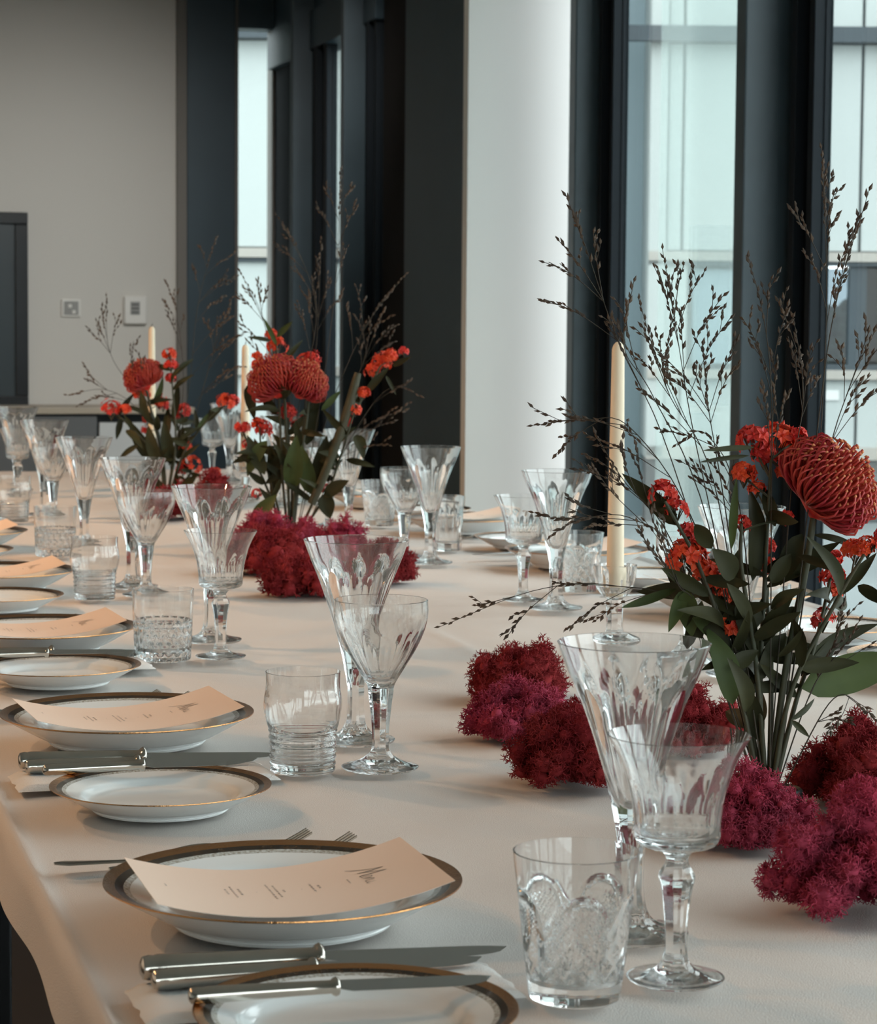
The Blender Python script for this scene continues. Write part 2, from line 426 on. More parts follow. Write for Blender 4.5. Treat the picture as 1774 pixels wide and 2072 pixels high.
# ------------------------------------------------------------------ far end furniture and wall fittings
t = empty('wall_screen', (0.80, 11.5, 0.78)); tag(t, 'black framed wall screen above the sideboard', 'screen')
obj('bezel', boxes('bezel', [(-0.7, 0.42, -0.055, -0.002, 0, 0.045), (-0.7, 0.42, -0.055, -0.002, 0.845, 0.9), (0.36, 0.42, -0.055, -0.002, 0.045, 0.845), (-0.7, -0.64, -0.055, -0.002, 0.045, 0.845)], 0.004), 'screen_black', t)
obj('screen', boxes('screen', [(-0.64, 0.36, -0.04, -0.002, 0.045, 0.845)]), 'screen_glass', t)
t = empty('wall_switch', (1.425, 11.5, 1.238)); tag(t, 'small square double rocker switch on the cream wall', 'switch')
obj('plate', boxes('plate', [(-0.045, 0.045, -0.012, -0.001, -0.042, 0.042)], 0.004), 'switch_white', t)
obj('inner_frame', boxes('inner', [(-0.034, 0.034, -0.015, -0.011, -0.032, 0.032)], 0.001), 'switch_grey', t)
obj('rocker', boxes('rocker', [(-0.014, 0.002, -0.02, -0.012, 0.002, 0.018)], 0.001), 'switch_white', t)
obj('rocker', boxes('rocker', [(0.004, 0.02, -0.02, -0.012, -0.026, -0.01)], 0.001), 'switch_white', t)
t = empty('thermostat', (1.727, 11.5, 1.231)); tag(t, 'white upright control panel with grey display beside the dark column', 'thermostat')
obj('case', boxes('case', [(-0.053, 0.053, -0.03, -0.001, -0.066, 0.066)], 0.006), 'switch_white', t)
d_ = obj('display', boxes('display', [(-0.025, 0.02, -0.032, -0.028, -0.022, 0.04)]), 'switch_grey', t)
for k in range(3):
    obj('display_row', boxes('row', [(-0.02, 0.015, -0.034, -0.031, -0.014 + k * 0.018, -0.006 + k * 0.018)]), 'cabinet_grey', d_)
t = empty('sideboard', (1.2, 11.28, 0)); tag(t, 'low grey and white sideboard with a wooden top at the end wall', 'sideboard')
obj('top', boxes('top', [(-0.9, 0.74, -0.22, 0.2, 0.755, 0.785)], 0.004), 'cabinet_top', t)
obj('recess', boxes('recess', [(-0.88, 0.72, -0.14, 0.2, 0.08, 0.755)]), 'screen_black', t)
obj('door', boxes('door', [(-0.5, 0.29, -0.2, -0.16, 0.1, 0.745)], 0.003), 'cabinet_grey', t)
obj('door', boxes('door', [(0.30, 0.72, -0.2, -0.16, 0.1, 0.715)], 0.003), 'cabinet_white', t)
obj('door', boxes('door', [(-0.88, -0.51, -0.2, -0.16, 0.1, 0.745)], 0.003), 'cabinet_grey', t)
obj('plinth', boxes('plinth', [(-0.88, 0.72, -0.14, 0.18, 0.0, 0.08)]), 'screen_black', t)
# warm pendant lamps over the diners' side of the table
for i, (x, y, z) in enumerate(LAMPS):
    t = empty('pendant_lamp', (x, y, z))
    tag(t, ('nearest', 'middle', 'farthest')[i] + ' of three small warm pendant lamps left of the table', 'lamp', 'pendant lamps')
    obj('shade', lathe('shade', [(0.0, 0.12), (0.05, 0.115), (0.09, 0.08), (0.104, 0.0), (0.101, 0.0), (0.087, 0.078), (0.048, 0.110), (0.0, 0.114)], 32), 'brass_dark', t)
    obj('cord', tube('cord', [(0, 0, 0.12), (0, 0, H - z)], 0.003, 6), 'screen_black', t)
    b = obj('bulb', lathe('bulb', [(0, -0.03)] + [(0.03 * math.sin(a * math.pi / 8), -0.03 * math.cos(a * math.pi / 8)) for a in range(1, 8)] + [(0.0, 0.03)], 16, smooth=180), 'bulb_glow', t, (0, 0, 0.078))
    for k, (ox, oy) in enumerate(((0.0, 0.0),)):
        l = bpy.data.lights.new('bulb_light', 'POINT'); l.energy = LAMP_WATTS * (0.35, 1.0, 1.55)[i]; l.color = LAMP_COLOR; l.shadow_soft_size = 0.03
        lo = bpy.data.objects.new('bulb_light', l); COL.objects.link(lo); lo.parent = t; lo.location = (0, 0, 0.044)

# neutral spotlights added out of view to brighten the end wall
for i, (x, y, tx) in enumerate(((2.0, 8.2, 1.5), (1.2, 8.0, 0.9))):
    t = empty('added_fill_spot', (x, y, 2.78)); tag(t, ('right', 'left')[i] + ' of two unseen spotlights added to brighten the cream end wall', 'spotlight', 'added fill spotlights')
    dv = (Vector((tx, 11.5, 1.0)) - Vector((x, y, 2.78))).normalized()
    q = dv.to_track_quat('-Z', 'Y')
    can = obj('fill_spot_can', lathe('can', [(0.0, 0.09), (0.035, 0.09), (0.038, 0.0), (0.034, 0.0), (0.03, 0.05), (0.0, 0.05)], 28), 'screen_black', t); can.rotation_mode = 'QUATERNION'; can.rotation_quaternion = q
    obj('bracket', tube('bracket', [(0, 0, 0.02), (0, 0, H - 2.78)], 0.008, 8), 'screen_black', t)
    l = bpy.data.lights.new('fill_spot_light', 'SPOT'); l.energy = FILL_SPOT_WATTS; l.color = (1.0, 0.965, 0.92); l.spot_size = math.radians(62); l.spot_blend = 1.0; l.shadow_soft_size = 0.04
    lo = bpy.data.objects.new('fill_spot_light', l); COL.objects.link(lo); lo.parent = t; lo.location = dv * 0.03; lo.rotation_mode = 'QUATERNION'; lo.rotation_quaternion = q

# ------------------------------------------------------------------ table and cloth
X0, X1, Y0, Y1 = 0.215, 1.60, 0.55, 7.12
t = empty('dining_table', ((X0 + X1) / 2, (Y0 + Y1) / 2, 0)); tag(t, 'long dining table hidden under the white cloth', 'table')
hx, hy = (X1 - X0) / 2 - 0.004, (Y1 - Y0) / 2 - 0.012
obj('tabletop', boxes('tabletop', [(-hx, hx, -hy, hy, 0.70, 0.733)], 0.004), 'screen_black', t)
for sx in (-1, 1):
    for sy in (-1, 0, 1):
        obj('leg', boxes('leg', [(sx * (hx - 0.12) - 0.035, sx * (hx - 0.12) + 0.035, sy * (hy - 0.2) - 0.035, sy * (hy - 0.2) + 0.035, 0, 0.70)], 0.004), 'screen_black', t)
def cloth():
    drop = 0.062; R = 0.014
    def axis(a0, a1, n, nd):
        out = [a0 - drop + drop * i / nd for i in range(nd)]
        out += [a0 + (a1 - a0) * i / n for i in range(n + 1)]
        out += [a1 + drop * (i + 1) / nd for i in range(nd)]
        return out
    us = axis(X0, X1, 130, 10); vs_ = axis(Y0, Y1, 480, 8)
    def fold(u, a0, a1):
        """position along the axis and drop below the top"""
        if u < a0: d = a0 - u; s = -1; e_ = a0
        elif u > a1: d = u - a1; s = 1; e_ = a1
        else: return u, 0.0, 0
        an = min(d / R, math.pi / 2)
        return e_ + s * R * math.sin(an), R * (1 - math.cos(an)) + max(0, d - R * math.pi / 2), s
    V = []
    creases = [(1.30, 0.02, 0.0013), (2.02, 0.16, 0.0011), (2.62, -0.05, 0.0014), (3.15, 0.10, 0.0016), (3.75, -0.08, 0.0013), (4.6, 0.05, 0.0012), (5.5, -0.04, 0.0012)]
    for v in vs_:
        for u in us:
            x, dx, sx = fold(u, X0, X1); y, dy, sy = fold(v, Y0, Y1)
            dd = max(dx, dy); z = TZ - dd
            if dd < 1e-6:
                h = 0.0030 * noise.noise(Vector((u * 3.1, v * 2.3, 1.7))) + 0.0018 * noise.noise(Vector((u * 10 + v * 3, v * 7.5 - u * 4, 4.2))) + 0.0004 * noise.noise(Vector((u * 30, v * 22, 7)))
                for c0, sl, am in creases:
                    q = (v - c0 - sl * (u - 0.9) + 0.02 * noise.noise(Vector((u * 2, c0, 0)))) / 0.009
                    h += 4.6 * am * math.exp(-q * q) * (0.45 + 0.55 * noise.noise(Vector((u * 2.5, c0 * 3, 2))))
                q = (u - 0.93 - 0.012 * noise.noise(Vector((v * 1.5, 0, 0)))) / 0.010
                h += 0.0022 * math.exp(-q * q)
                z += min(0.0060, h) - 0.0060
            else:
                k = min(1.0, dd / 0.07)
                if sx: x += sx * k * (0.006 + 0.010 * noise.noise(Vector((0, v * 4.2, 9))) + 0.003 * math.sin(v * 23 + 2 * math.sin(v * 5)))
                if sy: y += sy * k * (0.012 + 0.02 * noise.noise(Vector((u * 5, 0, 3))))
                if not sx: z -= 0.0060
            V.append((x, y, z))
    n = len(us); Fc = [(j * n + i, j * n + i + 1, (j + 1) * n + i + 1, (j + 1) * n + i) for j in range(len(vs_) - 1) for i in range(n - 1)]
    return pymesh('tablecloth', V, Fc, 180)
tag(obj('tablecloth', cloth(), 'linen'), 'long white linen tablecloth draped over the dining table', 'tablecloth')

# ------------------------------------------------------------------ crystal
def tall_goblet_mesh():
    outer = [(0.040, 0.0), (0.0415, 0.0018), (0.0405, 0.0032), (0.031, 0.0050), (0.020, 0.0085), (0.0128, 0.017), (0.0102, 0.032), (0.0098, 0.05), (0.0112, 0.07), (0.0150, 0.092), (0.0215, 0.118), (0.0300, 0.145), (0.0395, 0.172), (0.0480, 0.193), (0.0550, 0.212)]
    inner = [(0.0543, 0.2125), (0.0470, 0.193), (0.0385, 0.172), (0.0288, 0.145), (0.0196, 0.118), (0.0112, 0.101), (0.005, 0.0945), (0.0, 0.093)]
    po = smooth_profile(outer, 64); pi_ = smooth_profile(inner, 26)
    prof = [(0, 0.0015), (0.03, 0.0008)] + po + pi_
    no = len(po) + 2
    f1 = facet(10, lambda z: 1.0 * ramp(z, 0.060, 0.075) * (1 - ramp(z, 0.168, 0.194)))
    f2 = facet(6, lambda z: ramp(z, 0.008, 0.02) * (1 - ramp(z, 0.060, 0.075)))
    def star(r, z, th, i):
        return r * (1 - 0.09 * abs(math.sin(th * 5)) * (1 if 0.014 < r < 0.0395 and 0.003 < z < 0.02 else 0))
    def cut(r, z, th, i):
        if i >= no or i < 2: return r
        return star(min(f1(r, z, th, i), f2(r, z, th, i)), z, th, i)
    return lathe('tall_goblet', prof, 120, cut, 22)
def bell_glass_mesh():
    outer = [(0.031, 0.0), (0.0328, 0.0015), (0.032, 0.0026), (0.022, 0.0042), (0.0135, 0.0075), (0.0085, 0.016), (0.0078, 0.030), (0.0095, 0.052), (0.0118, 0.066), (0.0125, 0.0715), (0.0085, 0.0785), (0.0078, 0.083), (0.0125, 0.0885), (0.024, 0.0915), (0.0285, 0.096), (0.0292, 0.102), (0.0302, 0.114), (0.0330, 0.130), (0.0385, 0.148), (0.0480, 0.166)]
    inner = [(0.0470, 0.1663), (0.0375, 0.148), (0.0318, 0.130), (0.0288, 0.114), (0.0272, 0.104), (0.022, 0.0985), (0.010, 0.0965), (0.0, 0.0962)]
    po = smooth_profile(outer, 76); pi_ = smooth_profile(inner, 26)
    prof = [(0, 0.0015), (0.022, 0.0008)] + po + pi_; no = len(po) + 2
    f1 = facet(14, lambda z: 1.0 * ramp(z, 0.092, 0.10) * (1 - ramp(z, 0.124, 0.138)))
    f2 = facet(8, lambda z: ramp(z, 0.008, 0.018) * (1 - ramp(z, 0.084, 0.088)))
    def cut(r, z, th, i):
        if i >= no or i < 2: return r
        r2 = min(f1(r, z, th, i), f2(r, z, th, i))
        if 0.03 < z < 0.066: r2 *= 0.97
        return r2
    return lathe('bell_wine_glass', prof, 112, cut, 22)
def ogee_glass_mesh():
    outer = [(0.036, 0.0), (0.0378, 0.0015), (0.037, 0.0027), (0.026, 0.0058), (0.015, 0.0115), (0.0092, 0.020), (0.0085, 0.035), (0.0105, 0.058), (0.0128, 0.076), (0.0136, 0.082), (0.0165, 0.088), (0.0265, 0.104), (0.0360, 0.120), (0.0430, 0.137), (0.0465, 0.152), (0.0462, 0.167)]
    inner = [(0.0453, 0.1674), (0.0455, 0.152), (0.0418, 0.137), (0.0345, 0.120), (0.0245, 0.104), (0.0135, 0.0915), (0.006, 0.088), (0.0, 0.0875)]
    po = smooth_profile(outer, 70); pi_ = smooth_profile(inner, 26)
    prof = [(0, 0.0015), (0.025, 0.0008)] + po + pi_; no = len(po) + 2
    f1 = facet(12, lambda z: 1.0 * ramp(z, 0.083, 0.09) * (1 - ramp(z, 0.122, 0.142)))
    f2 = facet(7, lambda z: ramp(z, 0.010, 0.02) * (1 - ramp(z, 0.083, 0.088)))
    def cut(r, z, th, i):
        if i >= no or i < 2: return r
        return min(f1(r, z, th, i), f2(r, z, th, i))
    return lathe('ogee_wine_glass', prof, 112, cut, 22)
def cut_tumbler_mesh():
    Hh = 0.097
    outer = [(0.0285, 0.0), (0.0300, 0.0012), (0.0305, 0.004)] + [(0.0305 + 0.0108 * i / 52, 0.004 + (Hh - 0.004) * i / 52) for i in range(1, 53)]
    inner = [(0.0403, Hh + 0.0003), (0.0375, 0.07), (0.034, 0.035), (0.0310, 0.016), (0.027, 0.0125), (0.0, 0.0122)]
    prof = [(0, 0.001), (0.02, 0.0005)] + outer + inner; no = len(outer) + 2
    def cut(r, z, th, i):
        if i >= no or i < 2: return r
        u = th / (2 * math.pi); d = 0.0
        if z < 0.018: return facet(16, lambda q: 0.9)(r, z, th, i)
        if z < 0.046:                                   # strawberry diamonds
            a = (u * 14 + z / 0.018) % 1; b = (u * 14 - z / 0.018) % 1
            d = max(1 - min(a, 1 - a) * 7, 1 - min(b, 1 - b) * 7, 0.25 * (math.sin(u * 180) * math.sin(z * 1500) > 0.2))
        elif z < 0.080:                                 # leaf fans and arches
            uu = (u * 5) % 1 - 0.5; zz = (z - 0.046) / 0.032
            q = abs(math.hypot(uu * 1.9, zz - 0.1) - 0.72)
            d = max(0, 1 - q * 12)
            q2 = abs(((u * 5 + 0.5) % 1 - 0.5) * 2 - (zz - 0.2) * 0.8); d = max(d, max(0, 1 - q2 * 8) * (zz < 0.75))
            if zz < 0.55 and math.hypot(uu * 1.9, zz - 0.1) < 0.62:
                d = max(d, 0.55 * (0.5 + 0.5 * math.sin((uu * 5 + zz * 3) * 14)))
        return r - 0.0018 * max(0, min(1, d))
    return lathe('cut_tumbler', prof, 220, cut, 26)
def barrel_tumbler_mesh():
    Hh = 0.098
    base = [(0.0305, 0.0), (0.0318, 0.0015), (0.0320, 0.004)]
    n = 34
    for i in range(1, n + 1):
        z = 0.004 + 0.038 * i / n; r = 0.0318 + 0.0015 * i / n + 0.0007 * math.sin(z / 0.0065 * 2 * math.pi); base.append((r, z))
    base += [(0.0355, 0.048), (0.0380, 0.058), (0.0388, 0.066), (0.0382, 0.074), (0.0368, 0.080), (0.0362, 0.088), (0.0366, Hh)]
    outer = base[:3 + n] + smooth_profile(base[2 + n:], 24)[1:]
    inner = [(0.0357, Hh + 0.0002), (0.0352, 0.088), (0.0358, 0.080), (0.0376, 0.066), (0.0350, 0.050), (0.031, 0.040), (0.0303, 0.02), (0.028, 0.009), (0.0, 0.0085)]
    prof = [(0, 0.001), (0.02, 0.0005)] + outer + smooth_profile(inner, 30)
    def cut(r, z, th, i):
        if 0.046 < z < 0.082 and r > 0.033:            # hammered dimples around the waist
            return r - 0.0009 * max(0, math.sin(th * 6)) * math.sin((z - 0.046) / 0.036 * math.pi)
        return r
    return lathe('barrel_tumbler', prof, 96, cut, 35)
def facet_tumbler_mesh():
    Hh = 0.092
    outer = [(0.0340, 0.0), (0.0360, 0.0015), (0.0365, 0.004)] + [(0.0365 + 0.0035 * i / 44, 0.004 + (Hh - 0.004) * i / 44) for i in range(1, 45)]
    inner = [(0.0389, Hh + 0.0002), (0.037, 0.05), (0.035, 0.018), (0.030, 0.0125), (0.0, 0.012)]
    prof = [(0, 0.001), (0.025, 0.0005)] + outer + inner; no = len(outer) + 2
    def cut(r, z, th, i):
        if i >= no or i < 2 or z > 0.050: return r
        u = th / (2 * math.pi) * 20; k = int(z / 0.0115); a = abs(((u + 0.5 * (k % 2)) % 1) - 0.5) * 2; b = abs((z / 0.0115) % 1 - 0.5) * 2
        return r - 0.0018 * max(0, 1 - max(a, b) ** 2 * 1.05)
    return lathe('facet_tumbler', prof, 200, cut, 26)
def fluted_tumbler_mesh():
    Hh = 0.105
    outer = [(0.0250, 0.0), (0.0265, 0.0015), (0.0268, 0.004)] + [(0.0268 + 0.0045 * i / 30, 0.004 + (Hh - 0.004) * i / 30) for i in range(1, 31)]
    inner = [(0.0303, Hh + 0.0002), (0.0275, 0.05), (0.0245, 0.02), (0.020, 0.0145), (0.0, 0.014)]
    prof = [(0, 0.001), (0.018, 0.0005)] + outer + inner; no = len(outer) + 2
    fl = facet(10, lambda z: 1 - ramp(z, 0.07, 0.085))
    return lathe('fluted_tumbler', prof, 100, lambda r, z, th, i: r if i >= no or i < 2 else fl(r, z, th, i), 22)
def holder_mesh():
    outer = [(0.034, 0.0), (0.036, 0.002), (0.034, 0.006), (0.020, 0.011), (0.0125, 0.018), (0.0118, 0.03), (0.0128, 0.046), (0.0118, 0.052), (0.020, 0.057), (0.028, 0.066), (0.0300, 0.078), (0.0305, 0.088)]
    inner = [(0.0290, 0.0883), (0.0282, 0.078), (0.024, 0.066), (0.0142, 0.060), (0.0138, 0.056), (0.0, 0.0555)]
    outer = [(r, z * 1.27) for r, z in outer]; inner = [(r, z * 1.27) for r, z in inner]
    po = smooth_profile(outer, 56); prof = [(0, 0.001), (0.024, 0.0005)] + po + inner; no = len(po) + 2
    f1 = facet(8, lambda z: ramp(z, 0.008, 0.018) * (1 - 0.5 * ramp(z, 0.09, 0.108)))
    return lathe('candle_holder', prof, 96, lambda r, z, th, i: r if i >= no or i < 2 else f1(r, z, th, i), 22)

GL = {'tall': tall_goblet_mesh(), 'bell': bell_glass_mesh(), 'ogee': ogee_glass_mesh(), 'cut': cut_tumbler_mesh(), 'barrel': barrel_tumbler_mesh(), 'facet': facet_tumbler_mesh(), 'fluted': fluted_tumbler_mesh(), 'holder': holder_mesh()}
for me in GL.values(): me.materials.append(MATS['crystal'])
GNAME = {'tall': 'crystal_goblet', 'bell': 'bell_wine_glass', 'ogee': 'ogee_wine_glass', 'cut': 'cut_crystal_tumbler', 'barrel': 'ribbed_barrel_tumbler', 'facet': 'faceted_tumbler', 'fluted': 'fluted_tumbler'}
GCAT = {'tall': 'goblet', 'bell': 'wine glass', 'ogee': 'wine glass', 'cut': 'tumbler', 'barrel': 'tumbler', 'facet': 'tumbler', 'fluted': 'tumbler'}
GGRP = {'goblet': 'tall crystal goblets', 'wine glass': 'stemmed wine glasses', 'tumbler': 'water tumblers'}
def put_glass(kind, x, y, label, rot=0.0):
    o = obj(GNAME[kind], GL[kind], None, None, (x, y, TZ + 0.0004), rot)
    return tag(o, label, GCAT[kind], GGRP[GCAT[kind]])
ORD = ['nearest', 'second', 'third', 'fourth', 'fifth', 'sixth', 'seventh']
# diners' side towards the camera: goblet, wine glass, tumbler of each setting (x, y)
NEAR = [
    ((0.600, 1.615), ('bell', 0.588, 1.495), ('cut', 0.508, 1.470)),
    ((0.598, 2.443), ('ogee', 0.585, 2.287), ('barrel', 0.508, 2.291)),
    ((0.594, 3.260), ('bell', 0.577, 3.099), ('facet', 0.500, 3.092)),
    ((0.588, 3.945), ('ogee', 0.592, 3.825), ('barrel', 0.505, 3.790)),
    ((0.600, 4.650), None, ('facet', 0.527, 4.500)),
    ((0.614, 5.440), ('ogee', 0.622, 5.340), ('barrel', 0.530, 5.288)),
    ((0.635, 6.250), ('bell', 0.620, 6.080), None)]
for i, (g, wn, tb) in enumerate(NEAR):
    rot = i * 0.37
    w_ = ORD[i] + ' setting on the near side'
    put_glass('tall', g[0], g[1], 'tall trumpet crystal goblet at the ' + w_, rot)
    if wn: put_glass(wn[0], wn[1], wn[2], ('flared bell' if wn[0] == 'bell' else 'rounded') + ' crystal wine glass at the ' + w_, rot + 0.2)
    if tb: put_glass(tb[0], tb[1], tb[2], {'cut': 'cut crystal tumbler', 'barrel': 'ribbed barrel-shaped tumbler', 'facet': 'tumbler with faceted lower half'}[tb[0]] + ' at the ' + w_, rot + 0.1)
FAR = [
    ((1.180, 2.800), ('ogee', 1.160, 2.915), ('facet', 1.29, 2.99)),
    ((1.178, 3.520), ('bell', 1.162, 3.635), ('cut', 1.290, 3.740)),
    ((1.175, 4.235), ('ogee', 1.158, 4.352), ('fluted', 1.275, 4.470)),
    ((1.190, 4.930), ('bell', 1.175, 5.048), ('cut', 1.285, 5.040)),
    ((1.200, 5.640), ('ogee', 1.28, 5.74), None),
    ((1.235, 6.500), ('bell', 1.21, 6.625), None)]
for i, (g, wn, tb) in enumerate(FAR):
    rot = i * 0.41 + 0.15
    w_ = ORD[i] + ' setting on the window side'
    put_glass('tall', g[0], g[1], 'tall trumpet crystal goblet at the ' + w_, rot)
    if wn: put_glass(wn[0], wn[1], wn[2], ('flared bell' if wn[0] == 'bell' else 'rounded') + ' crystal wine glass at the ' + w_, rot + 0.2)
    if tb: put_glass(tb[0], tb[1], tb[2], {'cut': 'cut crystal tumbler', 'fluted': 'slender fluted tumbler', 'facet': 'tumbler with faceted lower half'}[tb[0]] + ' at the ' + w_, rot + 0.1)

# ------------------------------------------------------------------ candles
def taper(h, r0, r1):
    prof = [(0, 0), (r0, 0)] + [(r0 + (r1 - r0) * i / 20, h * i / 20 * 0.965) for i in range(1, 21)] + [(r1 * 0.8, h * 0.982), (r1 * 0.4, h * 0.993), (0, h * 0.996)]
    return lathe('taper', prof, 32, None, 50)
for i, (x, y, ztop, where) in enumerate(((1.117, 3.085, 1.172, 'beside the nearest flower arrangement'), (1.143, 5.815, 1.137, 'beside the middle flower arrangement'), (1.066, 6.78, 1.177, 'behind the farthest flower arrangement'))):
    hold = obj('candle_holder', GL['holder'], None, None, (x, y, TZ + 0.0004), i * 0.3)
    tag(hold, 'footed crystal candle holder ' + where, 'candle holder', 'crystal candle holders')
    zb = TZ + 0.0720; h = ztop - zb
    t = empty('taper_candle', (x, y, zb)); tag(t, 'cream taper candle ' + where, 'candle', 'cream taper candles')
    obj('wax', taper(h - 0.006, 0.0122, 0.0085), 'candle_wax', t)
    obj('wick', tube('wick', [(0, 0, h - 0.012), (0.0006, 0, h - 0.004), (0.002, 0, h)], 0.0009, 6), 'candle_wick', t)

# ------------------------------------------------------------------ plates
def plate_parts(R, name, deep):
    """porcelain body, gilt edge, dark printed band and lace border"""
    k = R / 0.135
    def P(lst): return [(r * k, z * deep) for r, z in lst]
    top_band0, top_band1, top_band2, top_band3 = (0.1335, 0.0262), (0.126, 0.0243), (0.1195, 0.0226), (0.1145, 0.0213)
    under = P([(0, 0.004), (0.078, 0.0030), (0.080, 0.0), (0.0825, 0.0), (0.0845, 0.0035), (0.093, 0.0065), (0.106, 0.0122), (0.120, 0.0186), (0.1325, 0.0246)])
    body = under[:]
    well = P([top_band3, (0.105, 0.0189), (0.097, 0.0165), (0.091, 0.0125), (0.084, 0.0095), (0.070, 0.0085), (0.04, 0.0080), (0.0, 0.0080)])
    gilt = P([(0.1325, 0.0246), (0.1350, 0.0255), (0.1348, 0.0263), top_band0, top_band1])
    ink = P([top_band1, top_band2]); lace = P([top_band2, top_band3])
    return [('body', lathe(name, smooth_profile(under, 40) , 96, None, 40), 'porcelain'), ('well', lathe(name, well[:1] + smooth_profile(well, 36)[1:], 96, None, 60), 'porcelain'),
            ('gilt_edge', lathe(name, gilt, 128, None, 50), 'gilt'), ('dark_band', lathe(name, ink, 96, None, 60), 'ink_band'), ('lace_border', lathe(name, lace, 96, None, 60), 'lace_band')]
DINNER = plate_parts(0.1315, 'dinner_plate', 1.2); SIDE = plate_parts(0.0995, 'side_plate', 0.86)
for lst in (DINNER, SIDE):
    for n_, me, m_ in lst: me.materials.append(MATS[m_])
PLIFT = 0.0006
def put_plate(parts, name, x, y, label, group, lift=0.0):
    t = empty(name, (x, y, TZ + PLIFT + lift)); tag(t, label, 'plate', group)
    for n_, me, m_ in parts: obj(n_, me, None, t)
    return t
DN = [(0.366, 1.715), (0.366, 2.494), (0.355, 3.226), (0.368, 3.97), (0.368, 4.72)]
SN = [(0.346, 1.408), (0.344, 2.140), (0.345, 2.92), (0.345, 3.69), (0.345, 4.44)]
DF = [(1.425, 2.70), (1.425, 3.43), (1.425, 4.14), (1.425, 4.86), (1.425, 5.58)]
SF = [(1.44, 3.085), (1.44, 3.79), (1.44, 4.50), (1.44, 5.22)]
for i, (x, y) in enumerate(DN): put_plate(DINNER, 'dinner_plate', x, y, 'gilt-edged white dinner plate under the ' + ORD[i] + ' menu card on the near side', 'gilt-edged dinner plates')
for i, (x, y) in enumerate(SN): put_plate(SIDE, 'side_plate', x, y, 'smaller gilt-edged side plate, ' + ORD[i] + ' along the near side of the table', 'gilt-edged side plates')
for i, (x, y) in enumerate(DF): put_plate(DINNER, 'dinner_plate', x, y, 'gilt-edged dinner plate at the ' + ORD[i] + ' place setting on the window side', 'gilt-edged dinner plates')
for i, (x, y) in enumerate(SF): put_plate(SIDE, 'side_plate', x, y, 'smaller gilt-edged side plate, ' + ORD[i] + ' along the window side of the table', 'gilt-edged side plates')

# ------------------------------------------------------------------ menu cards, bent across the plates
CW, CL = 0.148, 0.214
def card_z(v, u):
    return 0.0280 + 1.50 * v * v + 0.02 * (v + CL / 2) + 0.035 * (u + CW / 2) * 0.0
def card_point(u, v, lift=0.0):
    """u across (to the reader's right = -Y), v along (+X); returns the card surface point"""
    s = v / math.sqrt(1 + (2 * 1.55 * v) ** 2 * 0.33)
    return Vector((s, -u, card_z(s, u) + lift))
def card_mesh():
    nu, nv = 6, 28; V = []
    for side in (0, 1):
        for j in range(nv + 1):
            for i in range(nu + 1):
                V.append(card_point(-CW / 2 + CW * i / nu, -CL / 2 + CL * j / nv, -0.0004 * side))
    n = nu + 1; m_ = n * (nv + 1); Fc = []
    for j in range(nv):
        for i in range(nu):
            a = j * n + i; Fc.append((a, a + n, a + n + 1, a + 1)); Fc.append((a + m_, a + m_ + 1, a + n + 1 + m_, a + n + m_))
    for j in range(nv):
        a = j * n; Fc.append((a, a + m_, a + n + m_, a + n)); a = j * n + nu; Fc.append((a, a + n, a + n + m_, a + m_))
    for i in range(nu):
        a = i; Fc.append((a, a + 1, a + 1 + m_, a + m_)); a = nv * n + i; Fc.append((a, a + m_, a + 1 + m_, a + 1))
    return pymesh('menu_card', V, Fc, 40)
def stroke(pts, wd, V, Fc):
    """flat pen stroke on the card through pts [(u,v)], width list"""
    P = [p for p in spline([(a, b, 0) for a, b in pts], 10 * (len(pts) - 1) + 1)]
    N = len(P); b0 = len(V)
    for i, p in enumerate(P):
        d = P[min(i + 1, N - 1)] - P[max(i - 1, 0)]; d = d.normalized() if d.length > 0 else Vector((1, 0, 0)); q = Vector((-d.y, d.x, 0))
        t = i / (N - 1); w_ = wd * (0.45 + 0.55 * math.sin(math.pi * t))
        for s in (-1, 1):
            a = p + q * s * w_ / 2; V.append(card_point(a.x, a.y, 0.00025))
    for i in range(N - 1):
        a = b0 + i * 2; Fc.append((a, a + 2, a + 3, a + 1))
